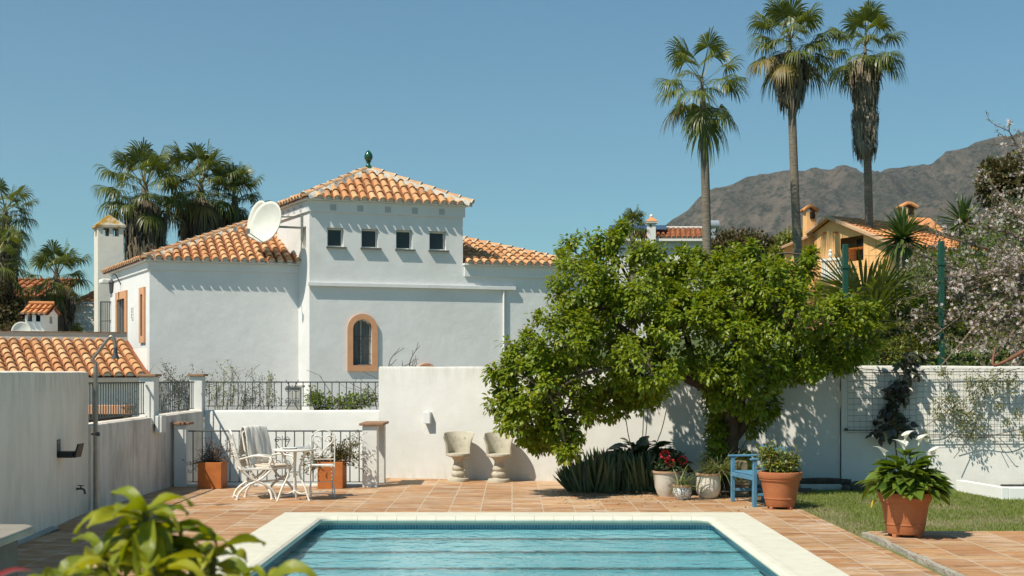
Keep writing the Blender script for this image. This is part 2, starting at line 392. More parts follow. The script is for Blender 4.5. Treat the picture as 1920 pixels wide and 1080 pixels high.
for a, c in zip(loops[:-1], loops[1:]):
    b.add(a+c, [(i, i+1, k+i+1, k+i) for i in range(k-1)])
# flat top out to the square outer edge
top = loops[0]; out = []
for x, y, z in top:
    fx = (x-ix0)/(ix1-ix0); out.append((x, y, z))
outer = []
m = (k-2)//2
for i in range(k):
    x, y, z = top[i]
    if i == 0: outer.append((OX0, OY0, z))
    elif i <= m: 
        t = (i-1)/(m-1); outer.append((OX0, y+(OY1-y)*min(1, t*2), z) if t < .5 else (OX0+(x-OX0)*(t*2-1), OY1, z))
    elif i < k-1:
        t = (i-m-1)/(m-1); outer.append((OX1-(OX1-x)*(1-min(1, t*2)), OY1, z) if t < .5 else (OX1, OY1-(OY1-y)*(t*2-1), z))
    else: outer.append((OX1, OY0, z))
b.add(top+outer, [(i+1, i, k+i, k+i+1) for i in range(k-1)])
low = [(x, y, -.01) for x, y, z in outer]
b.add(outer+low, [(i+1, i, k+i, k+i+1) for i in range(k-1)])
b.build('coping', COPE, pool, smooth=50)
JOINT = M('coping_joint', (.30, .28, .22), rough=1)
for i in range(19):
    b = MB(); x = ix0+.22+i*.2345
    pr = [(ix0, 0)]
    pts = [(o, z) for o, z in prof[1:7]]
    v = []
    for o, z in pts: v += [(x-.0022, iy1+o, z+(.0015)), (x+.0022, iy1+o, z+.0015)]
    v = [(q[0], q[1]-.0015, q[2]) for q in v]
    b.add(v, [(2*j, 2*j+1, 2*j+3, 2*j+2) for j in range(len(pts)-1)])
    b.build('coping_joint', JOINT, pool)
# mosaic band and basin
def mosaic(name, c1, c2, gro, s=.03):
    t = NT(name); co = t.coords(world=True); sp = t.n('SeparateXYZ'); t.l(co, sp.inputs[0])
    js = []
    ids = []
    for ax in (0, 1, 2):
        q = t.math('DIVIDE', sp.outputs[ax], s); ids.append(t.math('FLOOR', q))
        js.append(t.math('LESS_THAN', t.math('ABSOLUTE', t.math('SUBTRACT', t.math('FRACT', q), .5)), .43))
    cb = t.n('CombineXYZ'); t.l(ids[0], cb.inputs[0]); t.l(ids[1], cb.inputs[1]); t.l(ids[2], cb.inputs[2])
    wn = t.n('TexWhiteNoise', noise_dimensions='3D'); t.l(cb.outputs[0], wn.inputs['Vector'])
    col = t.ramp(wn.outputs['Value'], [(0, c1), (1, c2)])
    good = t.math('MULTIPLY', js[0], js[2])
    return t.done(t.principled(t.mix(good, gro, col), .3))
BAND = mosaic('blue_mosaic', (.03, .13, .20), (.045, .19, .27), (.22, .33, .36), .034)
BASIN = M('pool_plaster', (.27, .50, .54), (.23, .455, .50), scale=2.5, rough=.8)
WL = -.098
def strip(name, off, z0, z1, mat):
    b = MB(); lp = inner_loop(off); k = len(lp)
    b.add([(x, y, z0) for x, y in lp]+[(x, y, z1) for x, y in lp], [(i+1, i, k+i, k+i+1) for i in range(k-1)])
    return b.build(name, mat, pool, smooth=40)
LIP = M('coping_face_shade', (.36, .40, .36), (.30, .34, .31), scale=8, rough=.8)  # grey shade of the face below the coping nose, put into its colour
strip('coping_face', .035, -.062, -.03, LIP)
strip('mosaic_band', .04, -.16, -.060, BAND)
b = MB()
yy = [iy1+.05, 14.38, 13.45, 12.47, 11.72, 3.9]; dd = [-.122, -.142, -.165, -.19, -.23]
for i in range(5):
    b.add([(ix0-.05, yy[i+1], dd[i]), (ix1+.05, yy[i+1], dd[i]), (ix1+.05, yy[i], dd[i]), (ix0-.05, yy[i], dd[i])], [(0, 1, 2, 3)])
    if i < 4: b.add([(ix0-.05, yy[i+1], dd[i+1]), (ix1+.05, yy[i+1], dd[i+1]), (ix1+.05, yy[i+1], dd[i]), (ix0-.05, yy[i+1], dd[i])], [(0, 1, 2, 3)])
b.build('basin', BASIN, pool)
for i in range(4):
    b = MB(); b.box(((ix0+ix1)/2, yy[i+1]+.055, dd[i]+.004), (ix1-ix0+.06, .11, .008)); b.build('step_edge', M('dark_step_tile', (.035, .06, .07), (.18, .38, .42), scale=9, rough=.5, stretch=(1, 5, 1), lo=.50, hi=.62) if i == 0 else bpy.data.materials['dark_step_tile'], pool)
t = NT('pool_water'); 
h1 = t.noise(t.coords((1.0, 1.15, 1), True), 3.4, 3, .55, .5); h2 = t.noise(t.coords((1.0, 1.0, 1), True), 7, 3, .6)
h = t.math('ADD', h1, t.math('MULTIPLY', h2, .35)); nb = t.bump(h, .42, .06)
fr = t.n('Fresnel'); fr.inputs[0].default_value = 1.33; t.l(nb, fr.inputs['Normal'])
tr = t.n('BsdfTransparent'); tr.inputs[0].default_value = (.76, .935, .97, 1)
gl = t.n('BsdfGlossy'); gl.inputs['Roughness'].default_value = .03; t.l(nb, gl.inputs['Normal'])
mx = t.n('MixShader'); t.l(fr.outputs[0], mx.inputs[0]); t.l(tr.outputs[0], mx.inputs[1]); t.l(gl.outputs[0], mx.inputs[2])
WATER = t.done(mx.outputs[0])
b = MB(); lp = inner_loop(.03); b.add([(x, y, WL) for x, y in lp], [tuple(reversed(range(len(lp))))])
tag(b.build('water', WATER), kind='structure')
# ------------------------------------------------------------------ garden walls
def wall_seg(name, a, c, h0, h1, th, mat, label, side=1, ends=0, z0=-1.2, group=None, rnd=.035):
    """wall from a to c (xy), visible face on the line a-c, thickness th to the left of a->c times side"""
    a = Vector((a[0], a[1], 0)); c = Vector((c[0], c[1], 0)); d = (c-a); L = d.length; x = d.normalized(); nn = Vector((-x.y, x.x, 0))*side
    n = max(2, int(L/.35)); b = MB(); sec = [(0, z0), (0, -rnd*1.4), (rnd*.35, -rnd*.4), (rnd*1.4, 0), (th-rnd*1.4, 0), (th-rnd*.35, -rnd*.4), (th, -rnd*1.4), (th, z0)]
    rows = []
    for i in range(n+1):
        p = a+d*(i/n); hh = h0+(h1-h0)*i/n+.008*mnoise.noise(Vector((p.x*1.3, p.y*1.3, 5)))
        off = .012*mnoise.noise(Vector((p.x*.9, p.y*.9, 2)))
        rows.append([p+nn*(o+off)+Z*(z if z == z0 else hh+z) for o, z in sec])
    k = len(sec); v = sum(rows, [])
    f = []
    for i in range(n):
        for j in range(k-1):
            q = (i*k+j, (i+1)*k+j, (i+1)*k+j+1, i*k+j+1); f.append(q if side > 0 else q[::-1])
    e0 = tuple(range(k)); e1 = tuple(n*k+j for j in range(k)); f += [e0 if side > 0 else e0[::-1], e1[::-1] if side > 0 else e1]
    b.add(v, f); o = b.build(name, mat, smooth=45)
    return tag(o, label, 'wall', group)
wall_seg('garden_wall', (-4.42, 6.0), (-5.36, 16.2), 1.77, 1.775, .28, STAINL, 'tall grey white wall in shade along the left edge of the terrace', 1)
wall_seg('garden_wall', (-5.33, 16.2), (-5.24, 21.75), 1.10, 1.12, .30, STAIN, 'low streaky stained wall in shade carrying the left railings', 1)
wall_seg('garden_wall', (-5.24, 21.8), (-2.26, 21.8), 1.12, 1.12, .28, WHITE, 'low sunlit white wall behind the gate railing and below the long railing', 1)
wall_seg('garden_wall', (-2.24, 21.5), (5.05, 19.7), 1.865, 1.86, .25, WALLW, 'long tall white wall behind the concrete seats and the big tree', 1)
wall_seg('garden_wall', (5.05, 19.62), (11.0, 18.45), 1.87, 1.84, .25, WALLW, 'white wall carrying the wire trellis at the right', 1)
# kerb strip at the foot of the left wall, and the kerb under the gate railing
KERB = M('pale_kerb', (.46, .45, .41), (.38, .37, .33), scale=10, rough=.9)
b = MB(); b.prism([(-4.96, 9.0, .0), (-4.78, 9.0, .0), (-5.10, 14.4, .0), (-5.24, 14.4, .0)], (0, 0, .03)); tag(b.build('wall_kerb', KERB), kind='structure')
b = MB(); b.box((-3.66, 19.88, -.03), (2.76, .12, .12)); tag(b.build('gate_kerb', WHITE, bevel=.01), kind='structure')
# lower court beyond the gate railing
sheet('lower_court', [(-5.3, -2.2, 19.95, 21.85)], -1.1, M('court_paving', (.45, .42, .36), (.38, .35, .30), scale=4, rough=.9))
sheet('bounce_patio', [(-13, 4, 22.15, 36)], -1.2, M('pale_bounce_ground', (.46, .43, .37), (.40, .37, .31), scale=3, rough=.9))  # unseen pale ground, added to bounce sunlight up onto the house front
# planting bed under the tree
tag(MB().prism([(.85, 20.3, 0), (1.1, 18.85, 0), (2.0, 18.45, 0), (3.2, 18.3, 0), (4.3, 18.5, 0), (4.6, 19.6, 0)], (0, 0, .03)).build('flower_bed', SOIL), kind='structure')
# bank behind the right-hand wall
def bank_h(x, y):
    a = sstep(2.2, 4.6, x); rise = 1.66+.05*(min(y, 50)-19.8); return -1.2+(rise+1.2)*a
bx = np.concatenate([np.linspace(1.5, 14, 40), np.linspace(15, 60, 20)]); by = np.concatenate([np.linspace(20.02, 40, 50), np.linspace(42, 110, 20)])
b = MB(); V = []
for y in by:
    for x in bx: V.append((x, y-.2*max(0, min(x-5.05, 6))*max(0, 1-(y-20.02)/3), bank_h(x, y)+.10*mnoise.noise(Vector((x*.8, y*.8, 0)))))
nx = len(bx)
b.add(V, [(j*nx+i, j*nx+i+1, (j+1)*nx+i+1, (j+1)*nx+i) for j in range(len(by)-1) for i in range(nx-1)])
tag(b.build('bank', M('grassy_bank', (.05, .085, .018), (.085, .10, .03), scale=1.5, rough=1), smooth=180), kind='structure')
# mountains
prof = [(300, 690), (700, 640), (1000, 560), (1150, 480), (1245, 422), (1290, 392), (1340, 355), (1385, 338), (1430, 326), (1480, 317), (1515, 325), (1545, 341), (1565, 334), (1595, 327), (1620, 325), (1645, 326), (1670, 317), (1700, 310), (1720, 308), (1740, 311), (1765, 297), (1800, 281), (1840, 265), (1870, 258), (1900, 254), (1930, 240), (2100, 200), (2400, 240), (2800, 330), (3300, 480), (3900, 650)]
D = 3600.0
px = np.array([(p[0]-960)*D/F for p in prof]); ph = np.array([EYE+(700-p[1])*D/F for p in prof])
xs = np.linspace(px[0], px[-1], 420); ys = np.linspace(1500, 4600, 150); V = []
for y in ys:
    for x in xs:
        r = float(np.interp(x, px, ph)); t = (y-1500)/(D-1500)
        if t <= 1: h = r*(t**1.3)
        else: h = r*max(0, 1-(t-1)*1.3)
        q = Vector((x*.004, y*.004, 0)); g = mnoise.multi_fractal(q, 1.0, 2.1, 6) if False else mnoise.fractal(q, .9, 2.1, 7)
        rd = abs(mnoise.noise(Vector((x*.0028+y*.0007, y*.0011, 4))))
        amp = min(1, t*1.6)*(1 if t < .93 else max(.12, 1-(t-.93)*9))
        if t > 1: amp = .12
        V.append((x, y, h+amp*(g*75-rd*210+15)-2+ (mnoise.fractal(Vector((x*.012, 9, y*.002)), .8, 2.2, 5)*9 if t > .9 else 0)))
nx = len(xs); f = np.array([(j*nx+i, j*nx+i+1, (j+1)*nx+i+1, (j+1)*nx+i) for j in range(len(ys)-1) for i in range(nx-1)])
t = NT('mountain_scrub'); co = t.coords(world=True)
col = t.ramp(t.noise(co, .006, 9, .65), [(.32, (.048, .054, .034)), (.5, (.135, .112, .078)), (.68, (.25, .195, .14))])
col = t.mix(t.ramp(t.noise(co, .035, 6, .7), [(.46, 0.0), (.58, .85)]), col, (.030, .042, .022))
col = t.mix(t.ramp(t.noise(co, .11, 4, .7), [(.5, 0.0), (.62, .6)]), col, (.20, .17, .13))
hh = t.noise(co, .02, 8, .7)
MOUNT = t.done(t.principled(col, 1, t.bump(hh, 1.0, 45), 0, 0))
tag(np_mesh('mountains', np.array(V), [f], MOUNT, smooth=True), kind='structure')

# ------------------------------------------------------------------ the air: pale haze over the far mountains
hz = MB().box((1000, 2340, 448), (9400, 4720, 905)).build('haze', [])
hm_ = bpy.data.materials.new('haze_air'); hm_.use_nodes = True; q_ = hm_.node_tree; q_.nodes.clear(); vo = q_.nodes.new('ShaderNodeVolumePrincipled'); oo = q_.nodes.new('ShaderNodeOutputMaterial')
vo.inputs['Color'].default_value = (.80, .86, .93, 1); vo.inputs['Density'].default_value = .00007; vo.inputs['Anisotropy'].default_value = .3
q_.links.new(vo.outputs[0], oo.inputs['Volume']); hz.data.materials.append(hm_); tag(hz, 'thin pale haze that softens the distant mountains', 'haze', kind='stuff')
S.cycles.volume_bounces = 0
# ------------------------------------------------------------------ the white house
U = Vector((.948, .317, 0)); VV = Vector((-.468, .884, 0))       # along the long front, and back along its left side
def roof_plane(b, O, e, s, width, lim, pitch=.225, L=.36, r=.085, start=0.0, pan=True, na=6, caps=None):
    """barrel tiles on the plane O + a e + t s; lim(a) -> (t0, t1) range up the slope"""
    e = e.normalized(); sL = s.length; s = s/sL; n = e.cross(s).normalized()
    if n.z < 0: n = -n
    nc = int(width/pitch)
    for c in range(nc+1):
        a = (c+.5)*pitch+start
        if a > width: break
        t0, t1 = lim(a)
        if t1-t0 < .06: continue
        t = t0-.06; base = O+e*(a+random.uniform(-.006, .006))
        j = 0
        while t < t1-.02:
            tl = min(L+.05, t1-t); rr0 = r*random.uniform(.97, 1.05); rr1 = r*.82
            lift0 = .028+random.uniform(0, .012); lift1 = .008; dx = random.uniform(-.008, .008); v = []
            for tt, rr, lf, ddx in ((t, rr0, lift0, dx), (t+tl, rr1, lift1, -dx)):
                for i in range(na+1):
                    an = math.pi*i/na; v.append(base+e*(ddx+rr*math.cos(an))+s*tt+n*(lf+rr*.95*math.sin(an)))
            k = na+1; f = [(i, k+i, k+i+1, i+1) for i in range(na)]
            # lip thickness at the lower end
            lip = [base+e*(dx+rr0*.78*math.cos(math.pi*i/na))+s*t+n*(lift0-.004+rr0*.74*math.sin(math.pi*i/na)) for i in range(na+1)]
            v += lip; f += [(i, i+1, 2*k+i+1, 2*k+i) for i in range(na)]
            b.add(v, f, 0)
            if j == 0 and caps is not None:
                ct = [base+e*(dx+rr0*.8*math.cos(math.pi*i/na))+s*(t+.015)+n*(lift0-.02+rr0*.78*math.sin(math.pi*i/na)) for i in range(na+1)]
                b.add(ct, [tuple(range(na+1))], 2)
            t += L*random.uniform(.97, 1.03); j += 1
        if pan:
            ap = base+e*(pitch*.5); v = []; t0b, t1b = lim(min(width, a+pitch*.5))
            for tt in (t0b-.035, max(t1b, t0b)):
                for i in range(5):
                    an = math.pi*i/4; v.append(ap+e*(.075*math.cos(an))+s*tt+n*(.03-.055*math.sin(an)))
            b.add(v, [(i, i+1, 6+i, 5+i) for i in range(4)], 1)
def hip_caps(b, mb, p, q, r=.10, L=.36, mort=.16):
    p = Vector(p); q = Vector(q); d = (q-p); n = max(1, int(d.length/L)); x = d.normalized(); y = Z.cross(x).normalized(); z = x.cross(y); na = 8
    for i in range(n):
        t0 = d.length*i/n-.03; t1 = d.length*(i+1)/n+.02; v = []
        for tt, rr, lf in ((t0, r, .035), (t1, r*.85, .015)):
            for j in range(na+1):
                an = math.pi*j/na; v.append(p+x*tt+y*rr*math.cos(an)+z*(lf+rr*math.sin(an)))
        b.add(v, [(j, j+1, na+2+j, na+1+j) for j in range(na)]+[tuple(range(na, -1, -1))], 0)
        ring = []
        for tt in (t0-.012, t0+.03):
            for j in range(na+1):
                an = math.pi*j/na; ring.append(p+x*tt+y*(r+.006)*math.cos(an)+z*(.036+(r+.006)*math.sin(an)))
        mb.add(ring, [(j, j+1, na+2+j, na+1+j) for j in range(na)])
    n2 = max(3, int(d.length/.12)); v = []
    for i in range(n2+1):
        c = p+d*(i/n2); wv = mort*random.uniform(.75, 1.2); v += [c+y*wv-z*.06, c+y*.09+z*.06, c-y*.09+z*.06, c-y*(mort*random.uniform(.75, 1.2))-z*.06]
    mb.add(v, [(i*4+j, i*4+j+1, i*4+5+j, i*4+4+j) for i in range(n2) for j in range(3)])
def wall_cells(b, O, e, width, z0, z1, depth, holes=(), out=None, t=.22):
    """wall face with real openings; out = outward normal. holes: (a0,a1,h0,h1)"""
    e = e.normalized(); n = Vector(out).normalized()
    A = sorted({0, width, *[x for h in holes for x in h[:2]]}); H = sorted({z0, z1, *[x for h in holes for x in h[2:]]})
    flip = e.cross(Z).dot(n) < 0
    def pt(a, h, d=0): return O+e*a+Z*h-n*d
    for i in range(len(A)-1):
        for j in range(len(H)-1):
            am, hm = (A[i]+A[i+1])/2, (H[j]+H[j+1])/2
            if any(h[0] < am < h[1] and h[2] < hm < h[3] for h in holes): continue
            q = [pt(A[i], H[j]), pt(A[i+1], H[j]), pt(A[i+1], H[j+1]), pt(A[i], H[j+1])]
            b.add(q, [(3, 2, 1, 0) if flip else (0, 1, 2, 3)])
    for a0, a1, h0, h1 in holes:
        for p, q in (((a0, h0), (a0, h1)), ((a0, h1), (a1, h1)), ((a1, h1), (a1, h0)), ((a1, h0), (a0, h0))):
            b.add([pt(*p), pt(*q), pt(*q, t), pt(*p, t)], [(0, 1, 2, 3)])
def vis(px, O, e): # distance along e from O at which the line crosses the picture column px
    k = (px-960)/F; return (k*O.y-O.x)/(e.x-k*e.y)
def hgt(p, py): return EYE-(py-700)*p.y/F
A0 = Vector((-8.78, 31.0, 0)); T0 = Vector((-4.97, 31.4, 0))
house = empty('white_house', 'large white house with clay tile roofs, square tower and peach framed windows', 'house', (-4.97, 31.4, -1.2))
TW, TD = 3.92, 2.6
nU = U.cross(Z).normalized(); nU = nU if nU.y < 0 else -nU          # outward normal of the fronts
nV = Vector((-VV.y, VV.x, 0)); nV = nV if nV.x < 0 else -nV         # outward normal of left sides
WLEN = 3.85; RLEN = 7.3
wins = []
for x0, x1, ya, yb in ((613.5, 644, 427, 463), (677.5, 709, 429, 465), (742.5, 773, 431, 467.5), (805, 836, 433.5, 469.5)):
    a0, a1 = vis(x0, T0, U), vis(x1, T0, U); m = T0+U*((a0+a1)/2); wins.append((a0, a1, hgt(m, yb), hgt(m, ya)))
ac = vis(679, T0, U); mc = T0+U*ac; arch_b, arch_spring, arch_r = hgt(mc, 685), hgt(mc, 617), .24
b = MB()
wall_cells(b, T0, U, TW, 3.98, 6.0, 0, wins, nU, .24)
wall_cells(b, T0, U, RLEN, -1.2, 3.98, 0, [(ac-arch_r, ac+arch_r, arch_b, arch_spring+arch_r)], nU, .28)
wall_cells(b, T0+U*TW, U, RLEN-TW, 3.98, 4.5, 0, (), nU)
hs = hgt(T0+VV*.35, 455)
wall_cells(b, T0, VV, TD, -1.2, 6.0, 0, [(.25, .52, hgt(T0+VV*.4, 466), hgt(T0+VV*.4, 425))], nV, .2)
wall_cells(b, T0+U*TW, VV, TD, 3.9, 6.0, 0, (), -nV); wall_cells(b, T0+VV*TD, U, TW, 3.9, 6.0, 0, (), -nU)
# left wing: front, and the sunny left side with a door and a narrow window
wall_cells(b, A0, U, WLEN, -1.2, 4.46, 0, (), nU)
def side(px): return vis(px, A0, VV)
sw = (side(270.5), side(266.5), hgt(A0+VV*side(268.5), 630), hgt(A0+VV*side(268.5), 552))
sd = (side(236.5), side(222), 2.1, hgt(A0+VV*side(229), 561))
SLEN = 5.0
wall_cells(b, A0, VV, SLEN, -1.2, 4.46, 0, [sw, sd], nV, .25)
wall_cells(b, A0+VV*SLEN, U, RLEN+3, -1.2, 4.46, 0, (), -nU); wall_cells(b, T0+U*RLEN, VV, SLEN, -1.2, 4.46, 0, (), -nV)
b.build('wall', HOUSEW, house)
# friezes (slightly proud bands under the eaves) and the ledge
def band(O, e, a0, a1, z0, z1, out, pr): 
    e = e.normalized(); p = [O+e*a0+Z*z0, O+e*a1+Z*z0, O+e*a1+Z*z1, O+e*a0+Z*z1]
    return MB().prism(p, out*pr)
fz = MB()
def addb(*a): 
    q = band(*a); fz.add(q.v, q.f)
addb(T0, U, -.03, TW+.05, 5.72, 6.0, nU, .045); addb(T0, VV, -.0, TD, 5.72, 6.0, nV, .045)
addb(A0, U, -.03, WLEN-.02, 4.26, 4.46, nU, .04); addb(A0, VV, 0, 4.95, 4.26, 4.46, nV, .04)
addb(T0, U, TW+.03, RLEN, 4.22, 4.5, nU, .05)
addb(T0, U, -.045, vis(965.5, T0, U), 3.895, 3.985, nU, .10)
fz.build('frieze', HOUSEW, house, bevel=.006)
# eave boards below the tiles
ev = MB()
def eave(O, e, a0, a1, z, out, pr):
    q = MB().prism([O+e*a0+Z*z, O+e*a1+Z*z, O+e*a1+Z*(z+.05), O+e*a0+Z*(z+.05)], out*pr); ev.add(q.v, q.f)
eave(T0, U, -.13, TW+.16, 6.003, nU, .15); eave(T0, VV, .0, TD+.1, 6.004, nV, .14); eave(T0+U*TW, VV, .0, TD+.1, 6.004, -nV, .15)
eave(A0, U, -.13, WLEN-.02, 4.463, nU, .15); eave(A0, VV, .0, 5.0, 4.464, nV, .14); eave(T0, U, TW+.004, RLEN+.15, 4.503, nU, .15)
ev.build('eave', WHITE, house)
# small square vents under the tower eaves
VENTM = M('vent_plaster', (.46, .46, .44), (.40, .40, .39), scale=9, rough=.9)
for px in (624, 675, 726.5, 777, 827.5):
    a = vis(px, T0, U); MB().box(T0+U*a+Z*5.84+nU*.046, (.15, .012, .15), rz=math.atan2(U.y, U.x)).build('vent_panel', VENTM, house, bevel=.003)
for px in (534, 544, 555, 567): 
    a = vis(px, T0, VV); MB().box(T0+VV*a+Z*5.86+nV*.046, (.15, .012, .15), rz=math.atan2(VV.y, VV.x)).build('vent_panel', VENTM, house, bevel=.003)
# roofs
def hiproof(name, corners_eave, apex_or_ridge, planes, hips, overh=.0, lab=None):
    tb, mt, cp = MB(), MB(), MB()
    for O, e, s, wd, lim in planes: roof_plane(tb, O, e, s, wd, lim, caps=cp)
    for p, q in hips: hip_caps(tb, mt, p, q)
    base = MB()
    for poly in corners_eave: base.add(poly, [tuple(range(len(poly)))])
    o = tb.build(name, [TILE, PAN, MORTAR], house, smooth=35)
    mt.build('mortar', MORTAR, o, smooth=60); base.build('roof_deck', PAN, o)
    return o
ov = .15; zE = 6.055
c0 = T0-U*ov-VV*ov+Z*zE; c1 = T0+U*(TW+ov)-VV*ov+Z*zE; c2 = T0+U*(TW+ov)+VV*(TD+ov)+Z*zE; c3 = T0-U*ov+VV*(TD+ov)+Z*zE
ap = (c0+c1+c2+c3)/4; ap.z = 7.02
def tri(p, q, a):
    e = (q-p); wd = e.length; e = e/wd; mid = (a-p).dot(e)
    # slope direction: straight up the plane towards the apex line, kept parallel for all columns
    foot = p+e*mid; s = a-foot; SL = s.length
    return (p, e, s, wd, lambda x, mid=mid, wd=wd, SL=SL: (0.0, SL*max(0, (x/mid if x < mid else (wd-x)/(wd-mid)))-.10))
hiproof('tower_roof', [(c0, c1, ap), (c1, c2, ap), (c2, c3, ap), (c3, c0, ap)], ap, [tri(c0, c1, ap), tri(c1, c2, ap), tri(c2, c3, ap), tri(c3, c0, ap)], [(c0, ap), (c1, ap), (c2, ap), (c3, ap)])
# main roof: front slope left and right of the tower, hip on each end, the tower standing in it
zL = 4.515; B0 = T0+U*RLEN
q0 = A0-U*ov-VV*ov+Z*zL; q1 = B0+U*ov-VV*ov+Z*zL
run = 3.38; rz = 5.86
R0 = A0+U*run+VV*run+Z*rz; R1 = B0-U*run+VV*(run+.78)*1.0+Z*rz
q3 = A0-U*ov+VV*(SLEN)+Z*zL; q2 = B0+U*ov+VV*SLEN+Z*zL
R0b = R0; 
# left front slope plane
e = U.copy(); wd = WLEN+ov-.02; mid = (R0-q0).dot(U); s = (R0-(q0+U*mid)); SL = s.length
pl1 = (q0, e, s, wd, lambda x: (0.0, SL*min(1, x/mid)-.08))
# left side slope (seen edge on from below)
e2 = (q3-q0).normalized(); wd2 = (q3-q0).length; mid2 = (R0-q0).dot(e2); s2 = R0-(q0+e2*mid2); SL2 = s2.length
pl2 = (q0, e2, s2, wd2, lambda x: (0.0, SL2*max(0, (x/mid2 if x < mid2 else 1))-.08))
# right front slope
qr = T0+U*(TW+.02)-VV*ov+Z*(zL+.04); wd3 = (q1-qr).dot(U); R1.z = rz+.04
mid3 = (R1-qr).dot(U); s3 = R1-(qr+U*mid3); SL3 = s3.length
pl3 = (qr, U.copy(), s3, wd3, lambda x: (0.0, SL3*(min(1, (wd3-x)/(wd3-mid3)) if x > mid3 else 1)-.08))
qrt = qr+s3
R1d = R1.copy()
hiproof('wing_roof', [(q0, q0+U*wd, q0+U*wd+s, R0), (q0, R0, q3), (R0, R1, q2, q3)], None, [pl1, pl2], [(q0, R0), (R0, R0+U*2.2)])
hiproof('wing_roof', [(qr, q1, R1, qr+s3), (q1, q2, R1)], None, [pl3], [(q1, R1)])
# tower windows
fr_, gl_, sl_ = None, None, None
for a0, a1, h0, h1 in wins:
    rzU = math.atan2(U.y, U.x); c = T0+U*((a0+a1)/2)-nU*.15; wv, hv = a1-a0, h1-h0
    f = MB(); 
    for dx, dz, sx, sz in ((-(wv/2-.02), 0, .04, hv-.004), ((wv/2-.02), 0, .04, hv-.004), (0, hv/2-.022, wv-.08, .04), (0, -hv/2+.022, wv-.08, .04)):
        f.box(c+U*dx+Z*((h0+h1)/2+dz), (sx-.002, .05, sz), rz=rzU)
    o = f.build('window', FRAMEG, house, bevel=.004)
    MB().box(c-nU*.012+Z*((h0+h1)/2), (wv-.08, .012, hv-.08), rz=rzU).build('pane', GLASSD, o)
    MB().box(T0+U*((a0+a1)/2+.02)-nU*.02+Z*(h0-.016), (wv+.10, .22, .03), rz=rzU).build('sill', SLATE, o, bevel=.004)
# opening on the tower side
rzV = math.atan2(VV.y, VV.x)
MB().box(T0+VV*.385+nV*(-.17)+Z*(hs+.1), (.30, .02, .62), rz=rzV).build('side_opening', WHITE, house)
# arched window: proud surround, pane, grille
def arch_ring(r0, r1, hb0, hb1, spring, c, e, n, d0, d1, steps=20, ell=1.0):
    inn = [(-r0, hb0)]+[(-r0*math.cos(math.pi*i/steps), spring+r0*ell*math.sin(math.pi*i/steps)) for i in range(steps+1)]+[(r0, hb0)]
    out = [(-r1, hb1)]+[(-r1*math.cos(math.pi*i/steps), spring+r1*ell*math.sin(math.pi*i/steps)) for i in range(steps+1)]+[(r1, hb1)]
    k = len(inn); b = MB(); v = []
    for lst in (inn, out):
        for d in (d0, d1): v += [c+e*x+Z*h+n*d for x, h in lst]
    f = []
    for i in range(k):
        j = (i+1) % k
        f += [(k+i, k+j, 3*k+j, 3*k+i), (i, k+i, k+j, j)[::-1], (2*k+i, 2*k+j, 3*k+j, 3*k+i)[::-1]]
    b.add(v, f); return b
w1 = arch_ring(arch_r, .38, arch_b, hgt(mc, 696), arch_spring, mc, U, nU, -.02, .06).build('window_surround', PEACH, house)
bmg = MB()
inn = [(-arch_r, arch_b)]+[(-arch_r*math.cos(math.pi*i/16), arch_spring+arch_r*math.sin(math.pi*i/16)) for i in range(17)]+[(arch_r, arch_b)]
bmg.add([mc+U*x+Z*h-nU*.15 for x, h in inn], [tuple(range(len(inn)))])
bmg.build('pane', M('dim_arched_glass', (.15, .175, .18), (.20, .225, .225), scale=3, rough=.15), w1)
fb = arch_ring(arch_r-.035, arch_r, arch_b+.03, arch_b, arch_spring, mc, U, nU, -.148, -.11)
fb.bar(mc+Z*arch_b-nU*.13, mc+Z*(arch_spring+arch_r-.02)-nU*.13, .03); fb.build('window_frame', FRAMEG, w1)
g = MB()
for i in range(-2, 3):
    x = i*.09; top = arch_spring+math.sqrt(max(0, arch_r**2-x*x))
    g.tube([mc+U*x+Z*(arch_b+.02)-nU*.05, mc+U*x+Z*(top-.01)-nU*.05], .0085, 5)
for h in (arch_b+.28, arch_b+.62, arch_b+.72): g.tube([mc-U*arch_r+Z*h-nU*.05, mc+U*arch_r+Z*h-nU*.05], .0075, 5)
for k in range(3):
    for sgn in (-1, 1):
        cc = mc+U*(.055*sgn)+Z*(arch_b+.36+k*.10)-nU*.05
        g.tube([cc+U*(.04*math.cos(t_)*(1-t_/12))+Z*(.045*math.sin(t_)*(1-t_/12)) for t_ in np.linspace(0, 7, 16)], .005, 4)
g.build('grille', IRON, w1)
MB().box(mc+Z*(arch_b+.015)-nU*.10, (arch_r*2-.004, .2, .03), rz=rzU).build('sill', SLATE, w1)
# second, lower arched surround whose top just shows over the garden wall
a2 = vis(799, T0, U); m2 = T0+U*a2
arch_ring(.16, .28, .6, .45, hgt(m2, 681)-.28, m2, U, nU, -.02, .06).build('window_surround', PEACH, house)
# downpipe
ad = vis(943.5, T0, U); pd = T0+U*ad+nU*.05
MB().tube([pd+Z*3.88, pd+Z*.2], .03, 8).build('downpipe', WHITE, house, smooth=60)
